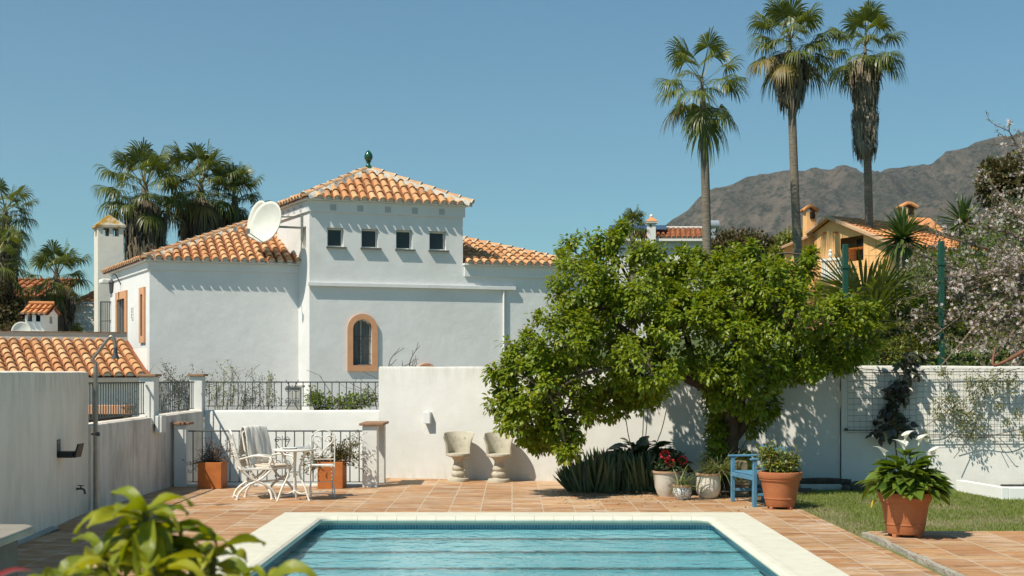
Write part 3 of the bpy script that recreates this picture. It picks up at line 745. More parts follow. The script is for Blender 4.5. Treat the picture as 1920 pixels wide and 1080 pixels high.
# left side: door with peach frame, narrow window, lantern, number plate
def side_frame(h, wf, mat, nm):
    a0, a1, h0, h1 = h; f = MB(); c = A0
    lo, hi = min(a0, a1), max(a0, a1)
    for (x0, x1, z0, z1) in ((lo-wf, lo, h0-wf, h1+wf), (hi, hi+wf, h0-wf, h1+wf), (lo, hi, h1, h1+wf), (lo, hi, h0-wf, h0)):
        q = MB().prism([c+VV*x0+Z*z0, c+VV*x1+Z*z0, c+VV*x1+Z*z1, c+VV*x0+Z*z1], nV*.05); f.add(q.v, q.f)
    return f.build(nm, mat, house)
o = side_frame(sw, .17, PEACH, 'side_window'); lo, hi = min(sw[:2]), max(sw[:2])
MB().prism([A0+VV*lo+Z*sw[2]-nV*.2, A0+VV*hi+Z*sw[2]-nV*.2, A0+VV*hi+Z*sw[3]-nV*.2, A0+VV*lo+Z*sw[3]-nV*.2], nV*.01).build('pane', GLASSD, o)
gb = MB(); 
for i in range(4): x = lo+(hi-lo)*(i+.5)/4; gb.tube([A0+VV*x+Z*sw[2]+nV*.01, A0+VV*x+Z*sw[3]+nV*.01], .012, 5)
for k in range(3): hh_ = sw[2]+(sw[3]-sw[2])*(k+.5)/3; gb.tube([A0+VV*lo+Z*hh_+nV*.01, A0+VV*hi+Z*hh_+nV*.01], .01, 5)
gb.build('grille', IRON, o)
o = side_frame(sd, .2, PEACH, 'side_door'); lo, hi = min(sd[:2]), max(sd[:2])
MB().prism([A0+VV*lo+Z*sd[2]-nV*.18, A0+VV*hi+Z*sd[2]-nV*.18, A0+VV*hi+Z*sd[3]-nV*.18, A0+VV*lo+Z*sd[3]-nV*.18], nV*.01).build('door_leaf', M('dark_door', (.04, .035, .03), (.07, .06, .05), scale=9, rough=.4), o)
gb = MB()
for i in range(5): x = lo+(hi-lo)*(i+.5)/5; gb.tube([A0+VV*x+Z*sd[2]+nV*.0, A0+VV*x+Z*sd[3]+nV*.0], .014, 5)
gb.build('grille', IRON, o)
np_ = A0+VV*side(249)+Z*hgt(A0+VV*side(249), 587)+nV*.012
pl = MB().box(np_, (.16, .02, .34), rz=rzV).build('number_plate', WHITE, house)
g = MB()
for k in range(4): g.box(np_+Z*(.11-.075*k)+nV*.014, (.07, .006, .05), rz=rzV); 
g.build('painted_mark', SLATE, pl)
# lantern
lp_ = A0+VV*side(227)+nV*.25; lh = hgt(lp_, 541)
lan = empty('wall_lantern', 'black iron lantern on the sunny side wall above the house door', 'lantern', lp_+Z*(lh-.25))
MB().tube(bez([lp_-nV*.25+Z*(lh+.1), lp_-nV*.1+Z*(lh+.38), lp_+Z*(lh+.32)], 8), .014, 6).build('bracket', IRON, lan)
MB().lathe([(.02, .24), (.085, .17), (.09, .155), (.07, .145), (.05, -.10), (.02, -.14)][::-1], lp_+Z*lh, 6).build('lamp_body', IRON, lan)
MB().lathe([(.040, -.09), (.062, .13)], lp_+Z*lh+Z*.002, 6).build('lamp_glass', M('lantern_glass', (.5, .48, .4), rough=.2), lan)
# gutter end piece at the far eave
MB().box(A0+VV*4.85+nV*.14+Z*4.28, (.5, .3, .12), rz=rzV).build('gutter', WHITE, house, bevel=.03)
# finial
fin = empty('roof_finial', 'green glazed ceramic acorn finial on the tower roof peak', 'finial', ap+Z*.02)
GRN = M('green_glaze', (.006, .055, .022), (.012, .085, .035), scale=14, rough=.12, spec=.8)
MB().lathe([(.13, -.02), (.125, .06), (.09, .085), (.05, .14), (.045, .19), (.075, .215), (.06, .235)], ap, 20).build('finial_base', GRN, fin, smooth=50)
MB().lathe([(.035, .225), (.08, .25), (.108, .31), (.11, .36), (.092, .42), (.055, .475), (.018, .505), (.0, .515)], ap, 20, cap1=False).build('finial_bud', GRN, fin, smooth=60)
# big chimney
chp = P(183.5, 700, 37.6); chp.z = 0; CHH = 6.05
cw_, cd_ = .72, .62
ch = empty('chimney_stack', 'tall square white chimney with a pyramid cap beside the house roof', 'chimney', chp)
b = MB(); wall_cells(b, chp, U, cw_, -1.2, CHH, 0, [(.15, .32, CHH-.26, CHH-.02), (.42, .59, CHH-.26, CHH-.02)], nU, .12); wall_cells(b, chp, VV, cd_, -1.2, CHH, 0, [(.15, .45, CHH-.26, CHH-.02)], nV, .12)
wall_cells(b, chp+U*cw_, VV, cd_, -1.2, CHH, 0, [(.15, .45, CHH-.26, CHH-.02)], -nV, .12); wall_cells(b, chp+VV*cd_, U, cw_, -1.2, CHH, 0, [(.15, .32, CHH-.26, CHH-.02), (.42, .59, CHH-.26, CHH-.02)], -nU, .12)
b.build('shaft', CREAM, ch)
LICH = M('lichen_cap', (.46, .42, .33), (.36, .32, .25), scale=9, rough=1, bump=.5, c3=(.30, .17, .02), s3=2.2, lo3=.48, hi3=.56)
k0 = chp-U*.06-VV*.06+Z*CHH; k1 = k0+U*(cw_+.12); k2 = k1+VV*(cd_+.12); k3 = k0+VV*(cd_+.12); kp = (k0+k2)/2+Z*.42
b = MB(); dz = Z*.07
b.add([k0, k1, k2, k3, k0+dz, k1+dz, k2+dz, k3+dz, kp], [(3, 2, 1, 0), (0, 1, 5, 4), (1, 2, 6, 5), (2, 3, 7, 6), (3, 0, 4, 7), (4, 5, 8), (5, 6, 8), (6, 7, 8), (7, 4, 8)])
b.build('cap', LICH, ch)
# satellite dishes on the tower side
def dish(name, c, nv, r, lab):
    e = empty(name, lab, 'satellite dish', c, group='satellite dishes beside the tower'); nv = Vector(nv).normalized(); x = nv.cross(Z).normalized(); y = x.cross(nv)
    rings = 8; v = []; seg = 40
    for i in range(rings+1):
        rr = r*i/rings
        for j in range(seg):
            a = 2*math.pi*j/seg; v.append(c+x*rr*math.cos(a)*.93+y*rr*math.sin(a)+nv*(rr*rr*.28/r-.1))
    f = [(i*seg+j, i*seg+(j+1) % seg, (i+1)*seg+(j+1) % seg, (i+1)*seg+j) for i in range(rings) for j in range(seg)]
    b = MB(); b.add(v, f); b.build('reflector', M('dish_paint', (.60, .60, .54), (.54, .54, .48), scale=3, rough=.6), e, smooth=180, solid=.02)
    b = MB(); b.tube([c-nv*.1-y*r*.2, c+nv*.02-y*r*.98, c+nv*.55-y*r*.85], .014, 6); b.tube([c-nv*.12, c-nv*.3], .05, 8); b.box(c+nv*.56-y*r*.8, (.08, .08, .12))
    b.build('feed_arm', STEEL, e); return e
d1 = P(501, 417, 31.35); d2 = P(484, 413, 31.95)
e1 = dish('satellite_dish', d1, (-.52, -.80, .24), .53, 'front one of two overlapping pale satellite dishes beside the tower')
dish('satellite_dish', d2, (-.75, -.62, .2), .50, 'rear satellite dish, half hidden behind the front dish')
b = MB(); m = T0+VV*.5
b.bar(d1+Vector((.15, .2, -.08)), m+Z*(d1.z-.08), .05); b.bar(d1+Vector((.1, .15, .15)), m+Z*(d1.z+.2), .03); b.bar(m+Z*(d1.z-.4)+nV*.02, m+Z*(d1.z+.35)+nV*.02, .06)
b.build('dish_mount', STEEL, e1)
# ------------------------------------------------------------------ tiled shed roof at the left, parapet and the patio behind it
shed = empty('garden_shed', 'low outbuilding at the left with a sloping clay tile roof', 'outbuilding', (-9.6, 27.0, -1.2))
E1 = Vector((-7.72, 27.3, 1.70)); E0 = E1-U*6.0; sl = VV*2.45+Z*.80
tb, cp, mt = MB(), MB(), MB()
roof_plane(tb, E0, U, sl, 6.0, lambda x: (0.0, sl.length-.02), pitch=.228, L=.34, r=.09, caps=cp)
so = tb.build('roof', [TILE, PAN, MORTAR], shed, smooth=35)
MB().add([E0, E1, E1+sl, E0+sl], [(0, 1, 2, 3)]).build('roof_deck', PAN, so)
hb = MB(); hip_caps(hb, mt, P(-60, 668, 29.2), P(26, 629, 29.4), .11); hb.build('ridge_tile', TILE, so, smooth=40); mt.build('mortar', MORTAR, so)
b = MB(); S0 = E0+VV*.3; S0.z = 0; S1 = E1+VV*.3; S1.z = 0
wall_cells(b, S0, U, 6.0, -1.2, 1.74, 0, (), nU); wall_cells(b, S1, VV, 2.2, -1.2, 2.3, 0, (), -nV)
v1 = S1+Z*1.74; b.build('wall', WHITE, shed)
ev2 = MB().prism([S0+Z*1.60, S1+Z*1.60, S1+Z*1.66, S0+Z*1.66], nU*.25); ev2.build('eave', WHITE, shed)
par0 = E0+sl-U*.2; par1 = E1+sl+U*.0; par0.z = par1.z = 0
RUST = M('rust_line', (.17, .10, .06), (.30, .24, .18), scale=15, rough=1)
pw = MB().prism([par0+Z*-1.2, par1+Z*-1.2, par1+Z*2.68, par0+Z*2.68], VV*.22).build('parapet_wall', plaster('parapet_plaster', (.60, .57, .50), (.38, .33, .26), .5, .2))
tag(pw, 'cream stained parapet wall above the left tile roof', 'wall')
MB().prism([par0+Z*2.682-VV*.03, par1+Z*2.682-VV*.03, par1+Z*2.70-VV*.03, par0+Z*2.70-VV*.03], VV*.28).build('coping', RUST, pw)
tag(MB().prism([par0+VV*.25, par1+VV*.25, par1+VV*7, par0+VV*7-U*6], (0, 0, 2.55)).build('upper_patio', KERB), kind='structure')
# ------------------------------------------------------------------ pillars and railings
CAPM = M('clay_cap', (.33, .19, .11), (.24, .135, .08), scale=10, rough=.9, bump=.3)
def scroll(c, e, r, turns, sgn, flip=1, n=22):
    return [c+e*(sgn*r*(1-t*.82)*math.cos(turns*2*math.pi*t))+Z*(flip*r*(1-t*.82)*math.sin(turns*2*math.pi*t)) for t in [i/n for i in range(n+1)]]
def railing(label, a, c, ztop0, ztop1, zb0, zb1, n, mat, group=None, scrolls=(), rr=.008, top=(.03, .022)):
    a = Vector(a); c = Vector(c); e = empty('railing', label, 'railing', (a.x, a.y, zb0), group=group); d = c-a
    MB().bar(a+Z*ztop0, c+Z*ztop1, top[0], top[1]).build('top_rail', mat, e, bevel=.003)
    MB().bar(a+Z*(zb0+.03), c+Z*(zb1+.03), .016, .012).build('bottom_rail', mat, e)
    for i in range(n):
        t = (i+.5)/n; p = a+d*t
        MB().tube([p+Z*(zb0+(zb1-zb0)*t+.03), p+Z*(ztop0+(ztop1-ztop0)*t-.005)], rr, 6).build('baluster', mat, e)
    x = d.normalized()
    for t, h0, h1 in scrolls:
        p = a+d*t; b = MB(); m = (h0+h1)/2
        for s in (-1, 1):
            for zz, fl, rr_ in ((h1-.08, 1, .05), (m+.10, -1, .055), (m-.10, 1, .055), (h0+.06, -1, .05)):
                b.tube(scroll(p+x*(s*.075)+Z*zz, x, rr_, 1.3, -s, fl), .006, 5)
            b.tube(bez([p+x*(s*.02)+Z*(h1-.08), p+x*(s*.11)+Z*(m+.26), p+x*(s*.02)+Z*(m+.1)], 10), .006, 5)
            b.tube(bez([p+x*(s*.02)+Z*(h0+.06), p+x*(s*.11)+Z*(m-.26), p+x*(s*.02)+Z*(m-.1)], 10), .006, 5)
        for zz in (h0+.06, m-.1, m+.1, h1-.08): b.tube([p-x*.13+Z*zz, p+x*.13+Z*zz], .004, 4)
        b.tube([p+Z*(h0+.02), p+Z*(h1-.02)], .006, 5); b.build('scroll_ornament', mat, e)
    return e
railing('dark railing on the low left wall nearest the shower pipe', (-5.43, 16.3, 0), (-5.40, 18.8, 0), 1.625, 1.615, 1.13, 1.13, 24, IRONG)
railing('dark railing on the left wall between the two slim white pillars', (-5.40, 19.1, 0), (-5.37, 21.6, 0), 1.615, 1.605, 1.13, 1.13, 24, IRONG)
railing('long dark railing on the low white wall in front of the house', (-5.25, 21.93, 0), (-2.28, 21.93, 0), 1.60, 1.60, 1.16, 1.16, 24, IRONG, scrolls=((.50, 1.19, 1.57),))
railing('dark railing across the stair gap behind the white cafe chairs', (-5.02, 19.86, 0), (-2.30, 19.86, 0), .855, .855, .035, .035, 19, IRONG, scrolls=((.535, .1, .8),), rr=.009)
def pillar(label, boxes, cap, h, zb, group):
    e = empty('gate_pillar', label, 'pillar', (boxes[0][0], boxes[0][2], zb), group=group)
    for x0, x1, y0, y1 in boxes: MB().box(((x0+x1)/2, (y0+y1)/2, (h+zb)/2), (x1-x0, y1-y0, h-zb)).build('post', WHITE, e, bevel=.012)
    x0, x1, y0, y1 = cap; MB().box(((x0+x1)/2, (y0+y1)/2, h+.021), (x1-x0, y1-y0, .038)).build('cap', CAPM, e, bevel=.006)
    return e
pillar('slim white pillar with clay cap between the two left railings', [(-5.48, -5.26, 18.82, 19.08)], (-5.51, -5.23, 18.78, 19.12), 1.70, 1.0, 'slim pillars on the low walls')
pillar('slim white pillar with clay cap at the corner of the two low walls', [(-5.47, -5.25, 21.70, 21.92)], (-5.50, -5.21, 21.66, 21.96), 1.70, 1.0, 'slim pillars on the low walls')
pillar('shaded low gate pillar with clay cap against the left wall', [(-5.22, -5.03, 19.76, 20.0)], (-5.25, -4.98, 19.72, 20.04), .955, -.02, 'low gate pillars')
pillar('sunlit low gate pillar with clay cap beside the tall white wall', [(-2.30, -2.07, 19.66, 19.92), (-2.13, -2.02, 20.3, 20.48)], (-2.345, -1.975, 19.62, 20.53), .945, -.02, 'low gate pillars')
b = MB().box((-5.20, 18.95, 1.0), (.10, .24, .25)); tag(b.build('wall_corbel', WHITE, bevel=.01), 'small white block projecting from the left wall below the slim pillar', 'corbel')
# ------------------------------------------------------------------ left wall fittings
def lw(y): return -4.42+(y-6.0)*(-.94/10.2)      # face of the tall left wall
sp = G(170, 957); sx, sy = lw(16.0)+.12, 16.05
e = empty('outdoor_shower', 'tall bent metal outdoor shower pipe at the end of the left wall', 'shower', (sx, sy, 0))
zt = hgt(Vector((0, sy, 0)), 690); tp = Vector((sx, sy, zt)); 
MB().tube([(sx, sy, 0), (sx, sy, zt-.0)], .028, 10).build('pole', STEEL, e, smooth=60)
h1 = P(202, 634, sy); h2 = P(209, 631, sy); h3 = P(215, 639, sy); h4 = P(216.5, 655, sy)
MB().tube([tp, tp+Vector((.01, 0, .06))]+bez([P(172, 676, sy), P(199, 640, sy), h2, h3, h4], 16), .021, 8).build('arm', STEEL, e, smooth=60)
MB().lathe([(.02, 0), (.026, -.05), (.03, -.09), (.048, -.13), (.05, -.145)][::-1], P(216.5, 651, sy), 14).build('shower_head', IRON, e, smooth=40)
kp_ = P(171.5, 814, sy); MB().tube([kp_, kp_+Vector((.05, 0, 0)), kp_+Vector((.055, 0, 0)), kp_+Vector((.10, 0, 0))], [.012, .012, .03, .026], 12).build('valve_knob', IRON, e, smooth=40)
# hose bracket
hp_ = P(138, 842, 14.9); hx = lw(14.9); hp_.x = hx
e = empty('hose_bracket', 'black metal hose bracket screwed to the left wall', 'bracket', (hx, 14.9, hp_.z))
b = MB(); zc = hp_.z
b.box((hx+.012, 14.72, zc+.02), (.02, .16, .20)); b.box((hx+.10, 14.80, zc-.055), (.18, .2, .07)); b.prism([(hx+.19, 14.72, zc-.09), (hx+.24, 14.72, zc+.07), (hx+.255, 14.72, zc+.065), (hx+.22, 14.72, zc-.09)], (0, .2, 0))
b.build('holder', M('black_steel', (.02, .02, .02), (.03, .03, .03), scale=9, rough=.5), e, bevel=.004)
MB().tube([(hx+.022, 14.70, zc+.09), (hx+.03, 14.70, zc+.09)], .012, 10).build('bolt', STEEL, e)
# tap
ty = 15.6; tx = lw(ty); tz = hgt(Vector((0, ty, 0)), 917)
e = empty('garden_tap', 'small dark garden tap on the left wall beside the shower pipe', 'tap', (tx, ty, tz))
MB().tube(bez([(tx-.01, ty, tz), (tx+.05, ty, tz+.005), (tx+.09, ty, tz-.01), (tx+.10, ty, tz-.06)], 10), .013, 8).build('spout', IRON, e, smooth=60)
b = MB(); b.tube([(tx+.05, ty, tz), (tx+.05, ty, tz+.04)], .009, 6); b.bar((tx+.015, ty, tz+.045), (tx+.085, ty, tz+.04), .014, .01); b.build('handle', IRON, e)
# lamp at the picture edge
ly = 11.95; lx = lw(ly); lz = hgt(Vector((0, ly, 0)), 745)
e = empty('wall_lamp', 'white box lamp on the tall left wall at the edge of the view', 'lamp', (lx, ly, lz))
MB().box((lx+.05, ly, lz), (.10, .16, .17)).build('lamp_body', M('white_lamp_plastic', (.72, .72, .70), rough=.4), e, bevel=.015); MB().box((lx+.06, ly, lz+.093), (.13, .19, .015)).build('lamp_cap', M('lamp_cap_white', (.76, .76, .74), rough=.4), e, bevel=.004)
# light box on the sunlit wall
def wallpt(px, py, off=0):
    a = Vector((-2.24, 21.5, 0)); d = (Vector((5.05, 19.7, 0))-a).normalized(); k = vis(px, a, d); p = a+d*k; n = d.cross(Z); n = n if n.y < 0 else -n
    return p+Z*hgt(p, py)+n*off, d, n
p, d, n = wallpt(803.5, 783); ra = math.atan2(d.y, d.x)
e = empty('wall_light', 'small white box light on the sunlit wall above the concrete seats', 'lamp', p)
MB().box(p+n*.055, (.115, .11, .19), rz=ra).build('housing', M('white_box_light', (.70, .71, .70), rough=.45), e, bevel=.006)
MB().box(p+n*.055+Z*.103, (.045, .05, .016), rz=ra).build('bracket', WHITE, e)
# ------------------------------------------------------------------ concrete seats
def concrete_seat(loc, rz, label):
    e = empty('concrete_seat', label, 'seat', loc, rz, group='concrete pedestal seats by the wall')
    b = MB(); b.lathe([(.175, 0), (.18, .025), (.17, .05), (.10, .06), (.095, .075), (.115, .10), (.122, .135), (.10, .165), (.085, .175), (.10, .19), (.108, .22), (.09, .25), (.072, .30), (.075, .34), (.11, .385), (.17, .405), (.20, .415), (.205, .44), (.20, .455)], n=40)
    b.build('pedestal', CONC, e, local=True, smooth=50)
    b = MB(); nu, nv, th = 28, 9, .045; v = []; 
    for s in (0, 1):
        for j in range(nv+1):
            h = j/nv
            for i in range(nu+1):
                u = i/nu; ph = R(90)+(u-.5)*R(212); fl = .205+.05*h**1.6-.012*math.sin(h*math.pi)
                side = abs(u-.5)*2; top = .355-.03*max(0, side-.85)/.15*2-.012*math.cos(u*math.pi*2)
                rr = fl-s*th*(1-.35*h); zz = .44+h*top
                v.append((rr*math.cos(ph)*1.02, rr*math.sin(ph), zz))
    k = (nu+1)*(nv+1); f = []
    for j in range(nv):
        for i in range(nu):
            a = j*(nu+1)+i; q = (a, a+1, a+nu+2, a+nu+1); f += [q, tuple(x+k for x in q[::-1])]
    tp_ = nv*(nu+1)
    for i in range(nu): f.append((tp_+i, tp_+i+1, k+tp_+i+1, k+tp_+i))
    for j in range(nv):
        a = j*(nu+1); f.append((a, a+nu+1, k+a+nu+1, k+a)); a += nu; f.append((a+nu+1, a, k+a, k+a+nu+1))
    b.add(v, f); b.build('backrest', CONC, e, local=True, smooth=60, bevel=.008)
    return e
g1 = P(859.5, 0, 20.78); g2 = P(935.5, 0, 20.62); g1.z = g2.z = 0
concrete_seat(g1, -.10, 'concrete tub seat on a turned pedestal, standing clear on the open wall')
concrete_seat(g2, -.16, 'concrete tub seat on a turned pedestal, partly covered by the tree leaves')
# ------------------------------------------------------------------ white iron furniture
def arcleg(p0, p1, p2, n=9): return bez([p0, p1, p2], n)
def curule_chair(loc, rz, label):
    e = empty('garden_armchair', label, 'chair', loc, rz, group='white iron armchairs with crossed legs')
    for s in (-1, 1):
        y = s*.22
        for k in (-1, 1):
            b = MB(); b.tube(bez([(k*.27, y, 0), (k*.235, y, .10), (k*.12, y, .20), (-k*.06, y, .285), (-k*.19, y, .40)], 14), .017, 7)
            b.tube([(k*.27, y, .0), (k*.275, y, .018)], .026, 8)
            b.build('leg', WMETAL, e, local=True, smooth=60)
        b = MB(); b.tube(bez([(-.24, y, .56), (-.05, y, .60), (.15, y, .585), (.24, y, .57), (.26, y, .52), (.22, y, .50)], 16), .013, 6)
        b.tube(bez([(.18, y, .42), (.24, y, .50), (.17, y, .585)], 8), .011, 6); b.build('arm', WMETAL, e, local=True, smooth=60)
    b = MB(); b.tube([(0, -.22, .235), (0, .22, .235)], .010, 6); b.tube([(.255, -.22, .03), (.255, .22, .03)], .008, 6); b.tube([(-.255, -.22, .03), (-.255, .22, .03)], .008, 6)
    b.build('stretcher', WMETAL, e, local=True)
    b = MB()
    for i in range(9): b.bar((-.20, -.2+i*.05, .425), (.22, -.2+i*.05, .43), .038, .014)
    b.bar((.21, -.225, .42), (.21, .225, .42), .03, .025); b.bar((-.2, -.225, .42), (-.2, .225, .42), .03, .025); b.bar((-.2, -.222, .42), (.21, -.222, .42), .025, .025); b.bar((-.2, .222, .42), (.21, .222, .42), .025, .025)
    b.build('seat', WMETAL, e, local=True, bevel=.003)
    b = MB(); pr = [(-.20, .42), (-.25, .56), (-.30, .75), (-.335, .90)]
    for s in (-1, 1): b.tube(bez([(x, s*.22, z) for x, z in pr], 10), .014, 7)
    b.tube(bez([(-.335, -.22, .90), (-.35, -.12, .955), (-.352, 0, .965), (-.35, .12, .955), (-.335, .22, .90)], 14), .013, 7)
    for i in range(-4, 5):
        y = i*.045
        b.tube(bez([(-.205, y, .44), (-.25+.0, y+.03*(-1)**i, .58), (-.30, y-.03*(-1)**i, .76), (-.345, y, .945-abs(y)*.2)], 10), .006, 5)
        b.tube(scroll(Vector((-.262, y, .60)), Vector((0, 1, 0)), .028, 1.2, (-1)**i), .005, 4); b.tube(scroll(Vector((-.312, y, .79)), Vector((0, 1, 0)), .028, 1.2, -(-1)**i), .005, 4)
    b.tube([(-.272, -.22, .645), (-.272, .22, .645)], .008, 5)
    b.build('backrest', WMETAL, e, local=True, smooth=60)
    return e
LINEN = M('linen_blanket', (.73, .70, .63), (.66, .63, .56), scale=40, rough=1, bump=.6, bscale=160, bdist=.006)
cA = G(478, 934); cA.x += .0
armA = curule_chair(cA, R(18), 'white iron armchair nearest the pool, its open back toward the left')
cB = Vector((-3.42, 18.1, 0)); rB = R(-36)
armB = curule_chair(cB, rB, 'white iron armchair behind, with the pale blanket hung on its back')
# cushion pad and blanket on chair B
def on(loc, rz, p): return Vector(loc)+Matrix.Rotation(rz, 3, 'Z') @ Vector(p)
pad = MB().box(on(cB, rB, (.02, 0, .452)), (.40, .40, .035), rz=rB).build('seat_cushion', M('cream_cushion', (.60, .52, .42), (.54, .46, .37), scale=20, rough=1), bevel=.015, seg=3)
tag(pad, 'thin cream cushion lying on the seat of the armchair with the blanket', 'cushion')
bk = MB().box(on(cB, rB, (-.235, 0, .64)), (.05, .38, .34), rz=0, M=Matrix.Rotation(rB, 3, 'Z') @ Matrix.Rotation(R(-17), 3, 'Y')).build('back_cushion', bpy.data.materials['cream_cushion'], bevel=.02, seg=3)
tag(bk, 'tan back cushion behind the blanket on the armchair', 'cushion')
path = [(-.44, .40), (-.415, .56), (-.395, .74), (-.375, .90), (-.36, .975), (-.335, .998), (-.30, .975), (-.26, .86), (-.225, .72), (-.195, .58), (-.165, .475)]
bz = bez([(x, 0, z) for x, z in path], 40)
def blk(u, v):
    t = v*(len(bz)-1); i = min(int(t), len(bz)-2); q = bz[i].lerp(bz[i+1], t-i); y = (u-.5)*.44*(1+.04*math.sin(v*9))
    fold = .028*mnoise.noise(Vector((u*4.2, v*2.2, 3)))*(.5+abs(v-.45))+.010*mnoise.noise(Vector((u*11, v*6, 8))); hem = .02*math.sin(u*9) if v > .97 or v < .03 else 0
    return on(cB, rB, (q.x+fold*.9, y, q.z+fold*.15-hem-.05*max(0, abs(u-.5)-.34)))
bl = MB().grid(blk, 36, 40).build('blanket', LINEN, smooth=180, solid=.008)
tag(bl, 'pale grey linen blanket draped over the back of a white armchair', 'blanket')
# round table
tc = G(552, 938); tc.z = 0
tab = empty('cafe_table', 'round white iron cafe table with three splayed curved legs', 'table', tc, R(8))
b = MB(); b.lathe([(.0, .682), (.27, .682), (.29, .685), (.295, .697), (.29, .708), (.0, .71)], n=48, cap0=False, cap1=False); b.build('table_top', WMETAL, tab, local=True, smooth=35)
for k in range(3):
    a = R(-35+120*k); dv = Vector((math.cos(a), math.sin(a), 0))
    MB().tube(bez([dv*.255, dv*.235+Z*.04, dv*.19+Z*.16, dv*.12+Z*.29, dv*.088+Z*.38, dv*.10+Z*.48, dv*.15+Z*.60, dv*.20+Z*.682], 22)+[], .014, 8).build('leg', WMETAL, tab, local=True, smooth=60)
b = MB(); b.tube([(0, 0, .10), (0, 0, .68)], .015, 8)
for k in range(3):
    a = R(-35+120*k); dv = Vector((math.cos(a), math.sin(a), 0)); b.tube(bez([Z*.13, dv*.10+Z*.10, dv*.20+Z*.115], 8), .010, 6); b.tube([Z*.39+dv*.01, Z*.39+dv*.088], .010, 6)
b.lathe([(.0, .09), (.03, .1), (.035, .13), (.0, .15)], n=12, cap0=False, cap1=False); b.build('centre_post', WMETAL, tab, local=True, smooth=60)
pl = MB().lathe([(.0, 0), (.07, 0), (.12, .014), (.125, .018), (.118, .02), (.07, .008), (0, .008)], tc+Vector((-.06, -.03, .7105)), 32, cap0=False, cap1=False).build('plate', M('white_china', (.74, .74, .72), rough=.25), smooth=50)
tag(pl, 'white china plate on the round cafe table', 'plate')
MAGA = M('magazine_cover', (.10, .15, .24), (.55, .52, .46), scale=26, rough=.35, lo=.45, hi=.55); PAPER = M('paper_pages', (.70, .67, .60), rough=.9)
mp = tc+Vector((.13, .03, .7105)); mg = empty('magazine', 'magazine with a dark blue cover lying on the round cafe table', 'magazine', mp, R(12))
MB().box((0, 0, .009), (.20, .27, .017)).build('pages', PAPER, mg, local=True); MB().box((0, 0, .0195), (.21, .28, .003)).build('cover', MAGA, mg, local=True)
# folding bistro chair with heart scroll back
bc = G(603, 931); bc = Vector((bc.x, bc.y, 0))
bs = empty('bistro_chair', 'white folding bistro chair with a heart scroll back by the round table', 'chair', bc, R(104))
def Bz(pts, r, nm, n=14):
    return MB().tube(bez(pts, n), r, 6)
for s in (-1, 1):
    y = s*.165
    MB().tube(bez([(-.20, y, .88), (-.185, y, .62), (-.165, y, .44), (-.10, y, .32), (.02, y*.92, .20), (.13, y, .10), (.15, y, 0)], 20), .0095, 7).build('leg', WMETAL, bs, local=True, smooth=60)
    MB().tube(bez([(.16, y*.92, .43), (.10, y*.92, .33), (0, y*.92, .22), (-.14, y, .12), (-.18, y, 0)], 16), .0095, 7).build('leg', WMETAL, bs, local=True, smooth=60)
b = MB(); b.tube([(.14, -.16, .06), (.14, .16, .06)], .006, 6); b.tube([(-.165, -.16, .06), (-.165, .16, .06)], .006, 6); b.tube([(0, -.15, .21), (0, .15, .21)], .006, 6); b.build('stretcher', WMETAL, bs, local=True)
b = MB()
for i in range(6): b.bar((-.15+i*.062, -.17, .445), (-.15+i*.062, .17, .445), .052, .013)
b.bar((-.18, -.165, .435), (.19, -.165, .435), .016, .014); b.bar((-.18, .165, .435), (.19, .165, .435), .016, .014); b.build('seat', WMETAL, bs, local=True, bevel=.002)
b = MB(); X0 = lambda z: -.165-.035*(z-.44)/.44
b.tube(bez([(X0(.87), -.165, .87), (X0(.9), -.10, .93), (X0(.93), 0, .955), (X0(.9), .10, .93), (X0(.87), .165, .87)], 14), .008, 6)
b.tube([(X0(.54), -.165, .54), (X0(.54), .165, .54)], .008, 6); b.tube([(X0(.86), -.165, .86), (X0(.86), .165, .86)], .005, 5)
for s in (-1, 1):
    pts = [(0, .66), (.03, .61), (.08, .57), (.115, .585), (.12, .62), (.09, .64), (.065, .615), (.08, .60)]
    b.tube(bez([(X0(z), s*y, z) for y, z in pts], 22), .009, 6)
    pts = [(0, .66), (.05, .71), (.12, .775), (.14, .83), (.11, .87), (.06, .865), (.03, .82), (.05, .79), (.075, .81)]
    b.tube(bez([(X0(z), s*y, z) for y, z in pts], 24), .009, 6)
b.build('backrest', WMETAL, bs, local=True, smooth=60)
# ------------------------------------------------------------------ blue chair
BLUE = M('worn_blue_paint', (.095, .25, .37), (.07, .19, .30), scale=9, rough=.6, bump=.15, c3=(.28, .36, .38), s3=12, lo3=.62, hi3=.72)
fl = G(1374, 940); fr = G(1415, 951); fv = (fl-fr); wdt = fv.length; rzb = math.atan2(fv.x*-1, fv.y)   # local y along the front edge
bl_ = empty('blue_armchair', 'weathered blue wooden armchair beside the big terracotta pot', 'chair', (fl+fr)/2, math.atan2(fv.y, fv.x)-R(90))
W2 = wdt/2; DP = .44
def bx(c, d, nm, bev=.005, Mx=None): return MB().box(c, d, M=Mx).build(nm, BLUE, bl_, local=True, bevel=bev)
for y in (-W2, W2):
    bx((0, y, .305), (.05, .045, .61), 'leg'); bx((DP, y, .39), (.045, .045, .78), 'leg')
    bx((.20, y, .625), (.52, .065, .028), 'arm', .01); bx((DP/2, y, .16), (DP-.05, .03, .035), 'stretcher')
bx((.05, -W2+.14, .20), (.05, .045, .40), 'leg')
b = MB()
for i in range(4): b.box((.06+i*.115, 0, .415), (.105, wdt-.03, .022))
b.build('seat', BLUE, bl_, local=True, bevel=.004)
bx((-.012, 0, .375), (.022, wdt-.05, .055), 'front_apron'); bx((DP, 0, .74), (.026, wdt+.05, .075), 'top_rail', .008)
for z in (.60, .52): bx((DP, 0, z), (.02, wdt-.05, .04), 'back_slat')
